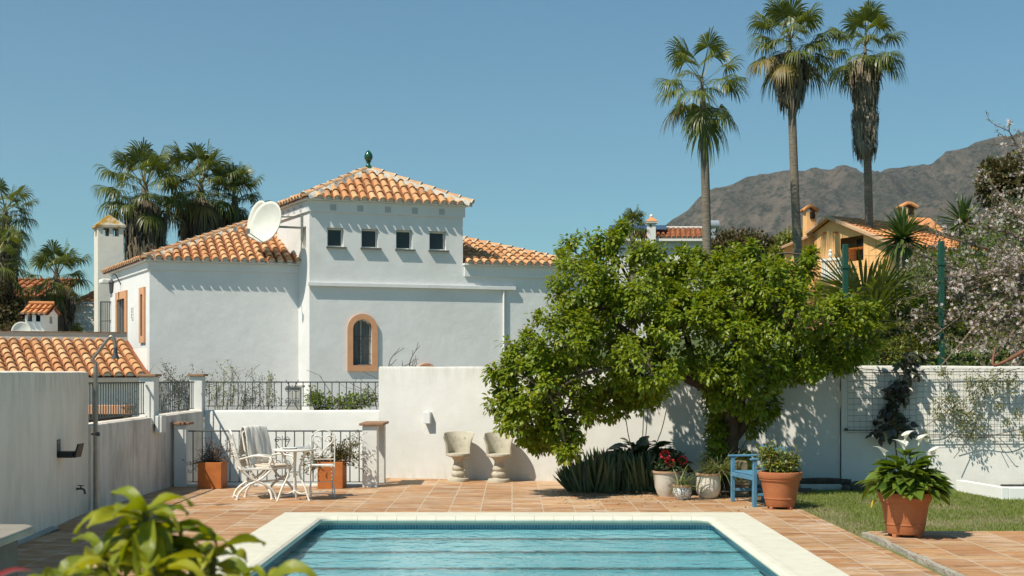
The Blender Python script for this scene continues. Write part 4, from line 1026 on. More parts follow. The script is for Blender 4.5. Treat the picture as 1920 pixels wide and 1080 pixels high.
# ------------------------------------------------------------------ pots (foliage is added with the plants)
def big_pot(name, label, loc, rt, rb, h, foot=True, rz=0):
    e = empty(name, label, 'potted plant', loc, rz)
    f0 = .03 if foot else 0
    b = MB(); k = rt
    b.lathe([(rb*.96, f0), (rb, f0+.012), (rb+(rt*.86-rb)*.30, f0+h*.22), (rb+(rt*.86-rb)*.31+.006, f0+h*.225), (rb+(rt*.86-rb)*.31+.006, f0+h*.25), (rb+(rt*.86-rb)*.33, f0+h*.255), (rt*.87, f0+h*.72), (rt*.88, f0+h*.745), (rt*.93, f0+h*.755), (rt*.935, f0+h*.79), (rt*.955, f0+h*.80), (rt*.985, f0+h*.86), (rt, f0+h*.94), (rt*.99, f0+h*.985), (rt*.95, f0+h), (rt*.88, f0+h*.985), (rt*.86, f0+h*.93)], n=56, cap1=False)
    b.build('pot', TERRA, e, local=True, smooth=40)
    MB().lathe([(0, f0+h*.93), (rt*.865, f0+h*.93)], n=30, cap0=False, cap1=False).build('soil', SOIL, e, local=True)
    if foot:
        for i in range(4):
            a = i*math.pi/2-.9; MB().box((rb*.84*math.cos(a), rb*.84*math.sin(a), .016), (.07, .05, .032), rz=a).build('foot', TERRA, e, local=True, bevel=.006)
    return e
pA = G(1463, 953); potA = big_pot('potted_shrub', 'terracotta pot with a small leafy shrub beside the blue chair', pA, .285, .185, .45)
pB = G(1697, 1005, .055); potB = big_pot('potted_calla_lily', 'terracotta pot of white calla lilies standing on the raised paving', pB, .275, .19, .435)
def square_planter(label, loc, rz, sx, h):
    e = empty('square_planter', label, 'potted plant', loc, rz, group='square orange planters by the gate railing')
    b = MB(); t = .03
    b.box((0, -sx/2+t/2, h/2), (sx, t, h)); b.box((0, sx/2-t/2, h/2), (sx, t, h)); b.box((-sx/2+t/2, 0, h/2), (t, sx-2*t-.002, h)); b.box((sx/2-t/2, 0, h/2), (t, sx-2*t-.002, h))
    b.build('box', TERRAB, e, local=True, bevel=.006); MB().box((0, 0, h-.08), (sx-2*t-.004, sx-2*t-.004, .1)).build('soil', SOIL, e, local=True); return e
q = G(393, 917); plA = square_planter('square orange planter with a bare twiggy shrub, left of the chairs', (q.x, q.y+.2, 0), R(-2), .36, .40)
q = G(617, 916.5); plB = square_planter('square orange planter with a leafy straggly shrub, behind the bistro chair', (q.x+.02, q.y+.2, 0), R(-2), .385, .405)
GLZ = M('white_glazed_pot', (.58, .56, .50), (.50, .47, .40), scale=5, rough=.45, c3=(.30, .24, .17), s3=9, lo3=.55, hi3=.66)
GLZ2 = M('cream_glazed_pot', (.66, .63, .55), (.60, .57, .49), scale=5, rough=.4, c3=(.42, .25, .14), s3=8, lo3=.62, hi3=.72)
RIM = M('bare_clay_rim', (.42, .24, .14), (.50, .34, .22), scale=9, rough=.8)
def glazed(name, label, loc, prof, mat, rimr, rimz):
    e = empty(name, label, 'potted plant', loc)
    MB().lathe(prof, n=40, cap1=False).build('pot', mat, e, local=True, smooth=50)
    MB().lathe([(rimr-.02, rimz-.01), (rimr+.012, rimz-.008), (rimr+.014, rimz+.014), (rimr-.02, rimz+.016)], n=40, cap0=False, cap1=False).build('rim', RIM, e, local=True, smooth=40)
    MB().lathe([(0, rimz-.03), (rimr-.015, rimz-.03)], n=24, cap0=False, cap1=False).build('soil', SOIL, e, local=True); return e
pC = G(1250, 930); potC = glazed('potted_geranium', 'white glazed pot of red geraniums at the edge of the iris bed', pC, [(.12, 0), (.135, .03), (.17, .13), (.19, .26), (.20, .345)], GLZ, .205, .345)
pD = G(1277, 935); pD.y -= .0
BW = NT('painted_blue_pattern'); co = BW.coords()
vv = BW.n('TexVoronoi', feature='DISTANCE_TO_EDGE'); vv.inputs['Scale'].default_value = 16; BW.l(co, vv.inputs['Vector'])
BWM = BW.done(BW.principled(BW.mix(BW.ramp(BW.math('ADD', vv.outputs['Distance'], BW.math('MULTIPLY', BW.noise(co, 22, 4), .25)), [(.14, 1.0), (.2, 0.0)]), (.62, .63, .60), (.03, .075, .12)), .2))
potD = glazed('potted_spider_plant', 'small blue and white painted pot with a spider plant', (pD.x, pD.y-.12, 0), [(.075, 0), (.085, .012), (.12, .06), (.132, .11), (.122, .155), (.112, .175), (.12, .19)], BWM, .12, .19)
pE = G(1328, 934); potE = glazed('potted_grass', 'cream glazed pot with a pale grassy plant, right of the geraniums', pE, [(.10, 0), (.13, .02), (.165, .09), (.175, .16), (.165, .25), (.16, .33)], GLZ2, .17, .335)
# stone blocks at the foot of the tree
STONE = M('rough_stone', (.24, .20, .14), (.15, .125, .085), scale=7, rough=1, bump=1, bscale=22, bdist=.03, c3=(.08, .075, .05), s3=6)
sb = empty('stone_tree_edging', 'low pillar of rough stone blocks beside the tree trunk', 'stonework', G(1387, 932))
for i, (w_, h_, z_) in enumerate(((.24, .15, 0), (.22, .08, .155), (.23, .10, .24), (.20, .16, .345))):
    q = G(1387, 930); MB().box((q.x+random.uniform(-.01, .01), q.y, z_+h_/2), (w_, .26, h_), rz=random.uniform(-.06, .06)).build('stone_block', STONE, sb, bevel=.02)
# log and stones by the right wall
lg = MB(); a = G(1496, 915); c = G(1592, 916); lg.tube(bez([(a.x, a.y-.1, .10), ((a.x+c.x)/2, (a.y+c.y)/2-.1, .115), (c.x, c.y-.1, .095)], 10), .055, 9)
tag(lg.build('log', BARK, smooth=60), 'dark log lying along the foot of the shaded wall', 'log')
b = MB(); b.box(((a.x+c.x)/2-.1, a.y-.28, .03), (.62, .12, .1)); tag(b.build('edging_block', KERB, bevel=.01), 'pale concrete edging block in front of the dark log', 'edging')
for i, (px, r) in enumerate(((1587, .075), (1607, .11), (1628, .085), (1641, .06))):
    q = G(px, 920); v = []
    b = MB(); b.lathe([(r*math.cos(a_), r*.75*(1+math.sin(a_))) for a_ in np.linspace(-1.5, 1.5, 8)], (q.x, q.y, -.02), 10)
    b.v = [tuple(Vector(p_)+Vector((p_[0]-q.x, p_[1]-q.y, 0))*.35*mnoise.noise(Vector(p_)*9+Vector((i*3, 0, 0)))) for p_ in b.v]
    tag(b.build('garden_stone', M('dark_stone', (.06, .055, .045), (.11, .10, .08), scale=9, rough=1) if i == 0 else bpy.data.materials['dark_stone'], smooth=60), ['small dark stone at the end of the log', 'largest dark rounded stone at the foot of the wall', 'middle dark stone behind the calla lilies', 'smallest dark stone half behind the calla lilies'][i], 'stone', 'stones at the foot of the wall')
# white low box with metal bar at the right
wb = empty('white_trough', 'low white walled trough against the right wall with a dark bar', 'trough', G(1880, 937))
x0 = 6.78; y0 = 17.72
b = MB(); b.box((x0+1.1, y0+.06, .08), (2.0, .12, .17)); b.build('front_wall', M('bright_white_paint', (.78, .78, .76), (.74, .74, .71), scale=4, rough=.6), wb, bevel=.008)
b = MB(); b.prism([(x0, y0, 0), (x0+.1, y0, 0), (x0-.08, y0+1.25, 0), (x0-.2, y0+1.25, 0)], (0, 0, .17)); b.build('side_wall', bpy.data.materials['bright_white_paint'], wb, bevel=.006)
b = MB(); b.prism([(x0+.95, y0+.13, 0), (x0+1.1, y0+.13, 0), (x0+.95, y0+1.2, 0), (x0+.85, y0+1.2, 0)], (0, 0, .18)); b.build('divider', bpy.data.materials['bright_white_paint'], wb, bevel=.006)
b = MB(); b.tube([(x0+.12, y0+.35, .17), (x0+.82, y0+.35, .172)], .014, 8); b.tube([(x0+.45, y0+.35, .17), (x0+.45, y0+.35, .205)], .01, 6); b.build('metal_bar', IRON, wb)
# stone topped table in the lower left corner
st = empty('stone_table', 'stone topped garden table at the lower left edge', 'table', (-3.4, 7.9, 0))
STT = M('honed_stone', (.30, .27, .22), (.24, .215, .17), scale=6, rough=.6, bump=.15)
MB().prism([(-4.6, 6.4, .70), (-3.0, 6.4, .70), (-3.125, 8.36, .70), (-3.2, 8.45, .70), (-4.6, 8.5, .70)], (0, 0, .055)).build('table_top', STT, st, bevel=.012)
MB().box((-3.37, 7.9, .35), (.42, .6, .698)).build('pedestal', M('stone_leg', (.16, .135, .11), (.12, .10, .08), scale=6, rough=.9), st, bevel=.015)
MOS = M('blue_mosaic_top', (.05, .13, .18), (.35, .36, .33), scale=34, rough=.3, lo=.48, hi=.52)
b = MB(); b.lathe([(0, .758), (.26, .758)], (-3.6, 7.6, 0), 40, cap0=False, cap1=False); b.build('mosaic_inlay', MOS, st)
# wire trellis panels
WIRE = M('dark_wire', (.06, .06, .055), rough=.6)
def rwall(px, py, off): 
    a = Vector((5.05, 19.62, 0)); d = (Vector((11.0, 18.45, 0))-a).normalized(); k = vis(px, a, d); p = a+d*k; n = d.cross(Z); n = n if n.y < 0 else -n
    return p+Z*hgt(p, py)+n*off
def trellis(label, px0, px1, py0, py1, off, step):
    p0, p1 = rwall(px0, py0, off), rwall(px1, py0, off); q0, q1 = rwall(px0, py1, off), rwall(px1, py1, off)
    e = empty('wire_trellis', label, 'trellis', q0, group='wire trellis panels on the right wall'); b = MB(); nx = int((p1-p0).length/step); nz = int((p0-q0).length/(step*1.0))
    for i in range(nx+1):
        t = i/nx; b.tube([p0.lerp(p1, t), q0.lerp(q1, t)], .0026, 4, cap=False)
    for j in range(nz+1):
        t = j/nz; b.tube([p0.lerp(q0, t), p1.lerp(q1, t)], .0026, 4, cap=False)
    b.build('mesh', WIRE, e); b = MB()
    for t in (.04, .96):
        c0, c1 = p0.lerp(q0, t), p1.lerp(q1, t); b.tube([c0+(c0-c1).normalized()*.02, c1], .007, 5)
    b.build('support_wire', WIRE, e); b = MB()
    for c in (p0.lerp(q0, .05), p0.lerp(q0, .95)): b.box(c+Vector((-.02, .02, 0)), (.045, .06, .04))
    b.build('fixing', IRON, e)
trellis('square wire trellis behind the dark climbing plant', 1589, 1716, 694, 811, .07, .085)
trellis('square wire trellis behind the light green vine at the right edge', 1718, 1985, 692, 820, .09, .085)
# green fence behind the wall
FG = M('green_fence_paint', (.008, .055, .036), (.012, .068, .045), scale=8, rough=.5)
fe = empty('mesh_fence', 'green post wire mesh fence on the bank behind the right wall', 'fence', (6.5, 20.2, 1.75))
fy = 20.15
for px, t_ in ((1585, 458), (1765, 452), (1975, 452)):
    pt = P(px, t_, fy); MB().box((pt.x, fy, (pt.z+1.6)/2), (.085, .085, pt.z-1.6)).build('post', FG, fe, bevel=.01)
    MB().box((pt.x, fy, pt.z-.36), (.11, .11, .05)).build('collar', FG, fe, bevel=.006)
b = MB(); xa, xb = P(1590, 500, fy).x, P(1975, 500, fy).x; z0, z1 = 1.9, P(0, 452, fy).z
for i in range(int((xb-xa)/.11)): b.tube([(xa+i*.11, fy, z0), (xa+i*.11, fy, z1)], .0028, 3, cap=False)
for j in range(int((z1-z0)/.17)+1): b.tube([(xa, fy, z0+j*.17), (xb, fy, z0+j*.17)], .0028, 3, cap=False)
b.build('wire_mesh', M('fence_wire', (.03, .06, .05), rough=.5), fe)
# meter box and pipe at the foot of the house, seen through the long railing
mbx = T0+U*(-.35)-VV*(-.2); mb_ = empty('meter_cabinet', 'small weathered cabinet at the foot of the house behind the long railing', 'cabinet', (P(545, 750, 29.5).x, 29.5, 0))
q = P(552, 738, 29.5); MB().box((q.x, 29.5, .95), (.30, .25, .95)).build('cabinet_body', M('grey_cabinet', (.45, .44, .40), (.36, .35, .31), scale=8, rough=.7), mb_, bevel=.01)
MB().box((q.x+.02, 29.5, 1.45), (.40, .32, .05)).build('cabinet_lid', KERB, mb_, bevel=.01)
# patio counter in the shade below the shed roof
q = P(198, 765, 26.2)
cn = empty('patio_counter', 'peach topped patio counter in the shade behind the left railing', 'counter', (q.x, 26.2, -1.2))
MB().box((q.x, 26.2, 1.01), (1.1, .5, .18)).build('counter_top', PEACH, cn, bevel=.01); MB().box((q.x, 26.3, -.14), (.9, .4, 2.1)).build('counter_base', M('dark_wood', (.05, .04, .03), (.07, .055, .04), scale=6, rough=.8), cn)
# ------------------------------------------------------------------ vegetation
def cluster_leaves(cents, axes, per, size, spread, droop=.35, jit=.5):
    """rosettes of leaves around cluster centres; returns pos, dir, normal, scale"""
    cents = np.asarray(cents); axes = nrm(np.asarray(axes)); n = len(cents); N = n*per
    c = np.repeat(cents, per, 0); a = np.repeat(axes, per, 0); r = rand_dir(N)
    d = nrm(a*jit+r); d[:, 2] -= droop; d = nrm(d)
    pos = c+r*spread*rng.uniform(.1, 1, (N, 1))
    nm = nrm(a*.5+np.array([0, 0, .8])+rand_dir(N)*.5)
    return pos, d, nm, rng.uniform(size*.65, size*1.2, N)
MAG = LEAFM('tree_leaf', [(.095, .145, .009), (.145, .21, .012), (.21, .265, .016), (.115, .175, .010), (.30, .305, .02)], .38, .40, (1.6, 1.45, .4), .32)
LEAFB = leaf_template([0, .18, .45, .75, 1], [.02, .24, .31, .2, .0], .22, .25)
# ---- the big spreading tree
def big_tree():
    base = Vector((3.22, 18.95, 0)); e = empty('spreading_tree', 'large spreading green tree leaning over the white wall', 'tree', base)
    TB = MB()
    def br(pts, r0, r1, n=14, k=9):
        q = bez(pts, n); TB.tube(q, [r0+(r1-r0)*(i/(len(q)-1))**.8 for i in range(len(q))], k); return q
    p = lambda x, y, z: P(x, y, z)
    br([base+Vector((-.02, 0, -.1)), p(1366, 850, 18.95), p(1372, 800, 18.9), p(1368, 770, 18.85)], .15, .12)
    br([p(1370, 790, 18.9), p(1355, 760, 18.8), p(1320, 725, 18.7), p(1270, 700, 18.6), p(1225, 660, 18.5), p(1160, 610, 18.5), p(1110, 560, 18.6)], .12, .03, 26)
    br([p(1370, 830, 18.95), p(1400, 790, 18.9), p(1425, 745, 18.8), p(1452, 712, 18.8), p(1490, 672, 18.8), p(1560, 630, 18.9)], .085, .025, 22)
    br([p(1318, 728, 18.7), p(1300, 690, 18.8), p(1290, 640, 18.9), p(1270, 570, 19.1), p(1240, 500, 19.4)], .085, .02, 22)
    br([p(1385, 780, 18.9), p(1390, 710, 18.7), p(1380, 640, 18.6), p(1400, 560, 18.8), p(1410, 490, 19.2)], .085, .02, 22)
    br([p(1260, 695, 18.6), p(1180, 690, 18.1), p(1100, 700, 17.8), p(1030, 740, 17.7)], .06, .015, 18)
    br([p(1440, 725, 18.8), p(1470, 640, 18.5), p(1500, 570, 18.6)], .05, .015, 14)
    br([p(1225, 660, 18.5), p(1200, 570, 19.2), p(1150, 470, 19.8)], .05, .015, 14)
    blobs = [(1000, 720, 76), (985, 780, 56), (1055, 640, 78), (1060, 775, 62), (1045, 815, 42), (1095, 545, 68), (1090, 480, 50), (1140, 448, 32), (1125, 690, 88), (1140, 750, 50), (1195, 730, 48), (1185, 600, 86), (1215, 680, 66), (1180, 515, 52), (1258, 518, 44), (1215, 555, 62), (1290, 545, 66), (1285, 625, 74), (1325, 490, 34), (1352, 512, 36), (1380, 555, 70), (1370, 640, 78), (1405, 512, 42), (1412, 470, 24), (1440, 525, 48), (1470, 585, 66), (1455, 665, 58), (1500, 550, 38), (1545, 605, 55), (1530, 668, 42), (1595, 578, 36), (1605, 632, 43), (1630, 592, 26), (1580, 675, 28), (1380, 715, 46), (1425, 715, 38), (1345, 735, 28), (1352, 825, 32), (1352, 860, 28), (1375, 835, 24), (1340, 795, 16), (1380, 865, 20), (1400, 805, 24), (1415, 780, 22), (1390, 850, 18), (950, 755, 40), (940, 700, 26), (1062, 842, 20), (1005, 822, 28), (1505, 500, 24), (1520, 480, 10), (1085, 600, 52), (985, 660, 42), (1150, 545, 54), (1330, 590, 54), (1255, 580, 54), (1420, 610, 54), (1040, 700, 54), (1165, 425, 14), (1400, 745, 38), (1345, 762, 22), (1440, 762, 24), (1482, 692, 40), (1525, 692, 26), (1330, 690, 36), (1225, 735, 30), (1232, 488, 34), (1208, 476, 26), (1278, 490, 30), (1365, 478, 24), (1465, 520, 34)]
    cents = []; axes = []; anchors = []
    for i, (x, y, r) in enumerate(blobs):
        zc = 18.4 + (.9 if y < 520 else 0) + (-.35 if (x < 1080 and y > 600) else 0) + random.uniform(-.45, .45)
        if y > 770 and x > 1300: zc = 18.85
        c = P(x, y, zc); rm = r*zc/F; anchors.append((c, rm))
        k = int(8+150*rm*rm*1.75)
        u = rand_dir(k)*(rng.uniform(.30, 1.0, (k, 1))**.55); u = u*np.array([1, 1.25 if r > 35 else 1, .95])
        cc = np.array(c)+u*rm; cents.append(cc); axes.append(u+np.array([0, -.15, .25]))
    cents = np.concatenate(cents); axes = np.concatenate(axes)
    # gaps: thin the clusters where a coarse noise says so
    keep = np.array([mnoise.noise(Vector((c[0]*1.7, c[1]*1.7, c[2]*1.7))) > -.26 for c in cents]); cents, axes = cents[keep], axes[keep]
    # keep clear of the wall
    wy = 21.5-.247*(cents[:, 0]+2.24)-.12; low = cents[:, 2] < 2.0; cents[:, 1] = np.where(low, np.minimum(cents[:, 1], wy), cents[:, 1])
    # sprays: twigs from the limbs to the blobs and clusters
    lim = np.array([v for v in TB.v])
    tw = MB()
    for c, rm in anchors:
        j = np.argmin(((lim-np.array(c))**2).sum(1)+.0); q = Vector(lim[j]); m = (q+c)/2+Vector((0, 0, .08)); tw.tube(bez([q, m, c], 8), taper(9, .022, .010)[:9] if False else .014, 5)
    near = rng.choice(len(cents), 520, replace=False)
    for i in near:
        c = Vector(cents[i]); a, rm = min(anchors, key=lambda t: (t[0]-c).length_squared); tw.tube([a, (a+c)/2+Vector((0, 0, .03)), c], [.009, .006, .003], 4, cap=False)
    TB.build('trunk', BARK, e, smooth=60); tw.build('twigs', TWIG, e)
    pos, d, n, s = cluster_leaves(cents, axes, 30, .073, .105, .40, .65)
    V, Fc = scatter(LEAFB, pos, d, n, s); np_mesh('crown', V, [Fc], MAG, e)
    return len(pos)
nleaf = big_tree()
# ---- fan palms
def fan(out, pos, d, up, pet, rad, nseg, droop, arc=R(125), wig=.15):
    """petiole + blade of separate fingers; out = (verts, faces, mats)"""
    V, Fq, MI = out; d = Vector(d).normalized(); side = d.cross(Z)
    side = side.normalized() if side.length > .05 else Vector((1, 0, 0)); nn = side.cross(d).normalized(); b0 = len(V)
    hub = pos+d*pet+Z*(-droop*.12*pet)
    w = .02
    for c, ww in ((pos, w*1.6), ((pos+hub)/2+Z*.03*pet, w), (hub, w*.8)): V += [c+side*ww, c-side*ww]
    Fq += [(b0, b0+1, b0+3, b0+2), (b0+2, b0+3, b0+5, b0+4)]; MI += [1, 1]
    for i in range(nseg):
        a = -arc+2*arc*(i+.5)/nseg+random.uniform(-.03, .03); L = rad*(1-.28*abs(a)/arc)*random.uniform(.85, 1.06)
        dv = (d*math.cos(a)+side*math.sin(a)+nn*(.10*math.cos(3*a)-.10*abs(math.sin(a)))).normalized(); tv = (side*math.cos(a)-d*math.sin(a))
        hw = rad*arc/nseg*.74; k0 = len(V); dr = droop*random.uniform(.7, 1.4); tw = nn*random.uniform(-.35, .35)
        for t, wf in ((0.02, .05), (.45, .52), (.68, .50), (.86, .28), (1.0, .03)):
            c = hub+dv*(L*t); g = max(0, t-.42); c = c-Z*(L*dr*g*g*2.2)-dv*(L*dr*g*g*.7); x = (tv+tw*t)*(hw*wf); V += [c+x, c-x]
        for j in range(4): q = k0+j*2; Fq.append((q, q+1, q+3, q+2)); MI.append(0)
PALM = LEAFM('palm_leaf', [(.06, .085, .016), (.105, .135, .022), (.17, .19, .033), (.08, .105, .018)], .32, .4, (1.3, 1.3, .5), .5)
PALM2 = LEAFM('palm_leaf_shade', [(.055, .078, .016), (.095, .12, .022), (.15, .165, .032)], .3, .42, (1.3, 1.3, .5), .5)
PETI = M('palm_stalk', (.18, .19, .07), (.24, .18, .07), scale=3, rough=.6)
YEL = LEAFM('yellowing_frond', [(.22, .19, .045), (.17, .12, .04), (.28, .23, .06)], .25, .5, (1.3, 1.2, .5))
DEADM = LEAFM('dead_frond', [(.20, .165, .115), (.30, .255, .18), (.13, .105, .075), (.24, .20, .14)], .1, .8, (1.1, 1, .7), .2)
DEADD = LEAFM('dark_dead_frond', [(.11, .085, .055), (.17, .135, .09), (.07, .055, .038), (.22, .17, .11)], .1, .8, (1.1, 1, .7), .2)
def palm(name, label, base, top, r0, r1, crown_r, nl, skirt=None, mat=None, dead=DEADM, seg=32, lowest=-50, lean=0, skirt_r=.3, pet=.56, group='tall fan palms', yellow=5):
    e = empty(name, label, 'palm tree', base, group=group); base = Vector(base); top = Vector(top)
    q = bez([base, base.lerp(top, .35)+Vector((lean, 0, 0)), base.lerp(top, .7)+Vector((lean*.8, 0, 0)), top], 18)
    rr = [(r0*1.35 if i == 0 else r0)+(r1-r0)*i/(len(q)-1) for i in range(len(q))]
    n_ = len(rr); rr = [x*(1 if i < n_-4 else (.9, .7, .5, .3)[i-n_+4]) for i, x in enumerate(rr)]
    MB().tube(q, rr, 14).build('trunk', PALMBARK, e, smooth=60)
    out = ([], [], []); yo = ([], [], [])
    for i in range(nl):
        t = (i+.5)/nl; el = R(82)-(R(82)-R(lowest))*t**.85; az = i*2.39996+random.uniform(-.3, .3); el += random.uniform(-.12, .12)
        d = Vector((math.cos(az)*math.cos(el), math.sin(az)*math.cos(el), math.sin(el)))
        hang = max(0, min(1, t*1.1)); tgt = yo if t > .72 and random.random() < yellow*.05 else out
        fan(tgt, top+Z*random.uniform(-.12, .12)-Z*.35*t*crown_r*.5, d, Z, crown_r*pet*random.uniform(.8, 1.3), crown_r*.57*random.uniform(.85, 1.12), seg, .32+.45*hang)
    for nm, o, m in (('crown', out, [mat or PALM, PETI]), ('yellow_frond', yo, [YEL, PETI])):
        if o[0]: np_mesh(nm, np.array([tuple(v) for v in o[0]]), [np.array(o[1])], m, e, mi=o[2])
    if skirt:
        V = []; Fq = []
        for (s0, s1, rt, rb, num) in skirt:
            for i in range(num):
                t = random.random(); az = random.uniform(0, 6.283); c = top+Z*(-s0-(s1-s0)*t*.82); f = math.sin(min(1, .25+t)*math.pi*.5)
                rad = (rt+(rb-rt)*t)*random.uniform(.55, 1.08); L = (s1-s0)*random.uniform(.22, .42); o = Vector((math.cos(az), math.sin(az), 0)); sd = Vector((-o.y, o.x, 0))
                w = random.uniform(.012, .035)*crown_r/1.9*1.5; k0 = len(V); p0 = c+o*rad*.35; p1 = c+o*rad-Z*L*.35; p2 = c+o*rad*random.uniform(.8, 1.05)-Z*L*random.uniform(.9, 1.2)+sd*random.uniform(-.08, .08)
                V += [p0+sd*w, p0-sd*w, p1+sd*w*1.3, p1-sd*w*1.3, p2+sd*w*.25, p2-sd*w*.25]; Fq += [(k0, k0+1, k0+3, k0+2), (k0+2, k0+3, k0+5, k0+4)]
        np_mesh('dead_skirt', np.array([tuple(v) for v in V]), [np.array(Fq)], dead, e)
    return e
def ground_at(x, y): return bank_h(x, y) if x > 2 else -1.2
def palm_px(label, xb, xt, yt, dist, crown_px, **kw):
    top = P(xt, yt, dist); bx_ = (xb-960)*dist/F; base = (bx_, dist, ground_at(bx_, dist)-.1)
    return palm('fan_palm', label, base, top, kw.pop('r0', .19), kw.pop('r1', .15), crown_px*dist/F, kw.pop('nl', 26), **kw)
palm_px('leftmost and shortest of the three tall fan palms, without a dead skirt', 1327, 1316, 150, 50, 96, lowest=-72, nl=24, lean=.05)
palm_px('middle one of the three tall fan palms, with a short dead skirt', 1508, 1482, 72, 52, 92, lowest=-40, nl=30, skirt=[(.5, 2.65, .9, .5, 900)], lean=-.1)
palm_px('rightmost of the three tall fan palms, with the longest dead skirt', 1639, 1622, 82, 54, 86, lowest=-40, nl=28, skirt=[(.5, 2.9, .75, .45, 900), (2.5, 4.6, .58, .5, 700)], lean=-.05)
gl_ = 'fan palms behind the white house'
palm_px('tall shaggy fan palm beside the square white chimney', 265, 272, 348, 44, 88, mat=PALM2, dead=DEADD, lowest=-34, nl=32, skirt=[(.5, 3.4, .85, .6, 1100)], r0=.3, r1=.3, group=gl_, pet=.6)
palm_px('shaggy fan palm in the middle of the group behind the house roof', 368, 376, 345, 46, 86, mat=PALM2, dead=DEADD, lowest=-34, nl=32, skirt=[(.5, 3.4, .9, .6, 1100)], r0=.3, r1=.3, group=gl_, pet=.6)
palm_px('fan palm rising just left of the satellite dishes', 445, 440, 368, 47, 68, mat=PALM2, dead=DEADD, lowest=-32, nl=27, skirt=[(.5, 2.8, .7, .5, 700)], r0=.3, r1=.3, group=gl_, pet=.6)
palm_px('fan palm cut by the left edge, the higher of two there', 8, 10, 395, 40, 66, mat=PALM2, dead=DEADD, lowest=-55, nl=26, skirt=[(.4, 2.4, .5, .4, 500)], r0=.22, r1=.22, group=gl_)
palm_px('fan palm cut by the left edge, the lower of two there', -12, -6, 480, 37, 72, mat=PALM2, dead=DEADD, lowest=-55, nl=26, skirt=[(.4, 2.6, .6, .4, 600)], r0=.25, r1=.25, group=gl_)
palm_px('short fan palm with a thick dead skirt above the small tiled chimney', 108, 106, 512, 39, 72, mat=PALM2, dead=DEADD, lowest=-45, nl=25, skirt=[(.4, 3.0, .55, .45, 800)], r0=.25, r1=.25, group=gl_, pet=.55)
palm_px('small distant fan palm above the spreading tree, left of the solar panels', 1186, 1186, 420, 62, 34, mat=PALM2, lowest=-34, nl=32, seg=14, group='background fan palms')
# low fan leaves behind the fence
def low_palm(label, spots, base, rad, mat):
    e = empty('dwarf_palm', label, 'palm', base, group='low fan palms behind the fence'); o = ([], [], [])
    for d, pet in spots: fan(o, Vector(base), Vector(d), Z, pet, rad*random.uniform(.85, 1.1), 26, .12, R(95))
    np_mesh('crown', np.array([tuple(v) for v in o[0]]), [np.array(o[1])], [mat, PETI], e, mi=o[2])
low_palm('low fan palm with stiff upright leaves behind the green fence', [((-.2, -.5, .75), .5), ((.25, -.4, .85), .55), ((.7, -.4, .5), .5), ((-.75, -.3, .5), .5), ((.1, -.6, .35), .35), ((.5, -.2, .8), .7), ((-.45, -.2, .85), .65), ((.9, -.3, .2), .5)], P(1625, 610, 21.6), 1.0, PALM)
low_palm('low fan palm with spreading leaves behind the almond branches', [((.1, -.6, .6), .4), ((-.6, -.5, .5), .5), ((.6, -.4, .5), .5), ((.8, -.5, .1), .45), ((-.85, -.4, .15), .45), ((.2, -.3, .9), .4)], P(1735, 640, 21.8), .85, PALM)
low_palm('drooping fan palm under the right branches of the spreading tree', [((-.6, -.5, .25), .3), ((.2, -.7, .3), .3), ((-.2, -.6, .6), .3), ((.7, -.4, .1), .3)], P(1560, 672, 20.9), .5, PALM)
# yucca with sword leaves
def sword_plant(name, label, cat, c, rad, n, mat, width=.06, el0=-30, el1=88, trunk=None, droop=.15, group=None):
    e = empty(name, label, cat, c, group=group)
    d = []; 
    for i in range(n):
        t = (i+.5)/n; el = R(el1)-(R(el1)-R(el0))*t; az = i*2.39996; d.append((math.cos(az)*math.cos(el), math.sin(az)*math.cos(el), math.sin(el)))
    d = nrm(np.array(d)+rng.normal(0, .1, (n, 3))); tpl = leaf_template([0, .2, .6, 1], [width*.8, width, width*.8, 0], droop, .5)
    V, Fc = scatter(tpl, np.array(c)+d*.04, d, np.tile([0, 0, 1.0], (n, 1))+rng.normal(0, .05, (n, 3)), rng.uniform(.8, 1.1, n)*rad); np_mesh('leaves', V, [Fc], mat, e)
    if trunk: MB().tube([Vector(c)-Z*trunk, Vector(c)], .09, 8).build('stem', PALMBARK, e)
    return e
YUC = LEAFM('yucca_leaf', [(.045, .085, .018), (.075, .125, .025), (.12, .165, .04)], .15, .35, (1.3, 1.3, .5), .6)
sword_plant('yucca', 'spiky yucca in front of the yellow house', 'yucca', P(1692, 448, 27), .72, 130, YUC, .055, -50, trunk=2.2)
sword_plant('yucca', 'smaller spiky yucca half hidden among the almond branches', 'yucca', P(1806, 420, 28), .62, 90, YUC, .055, -40, trunk=2.2)
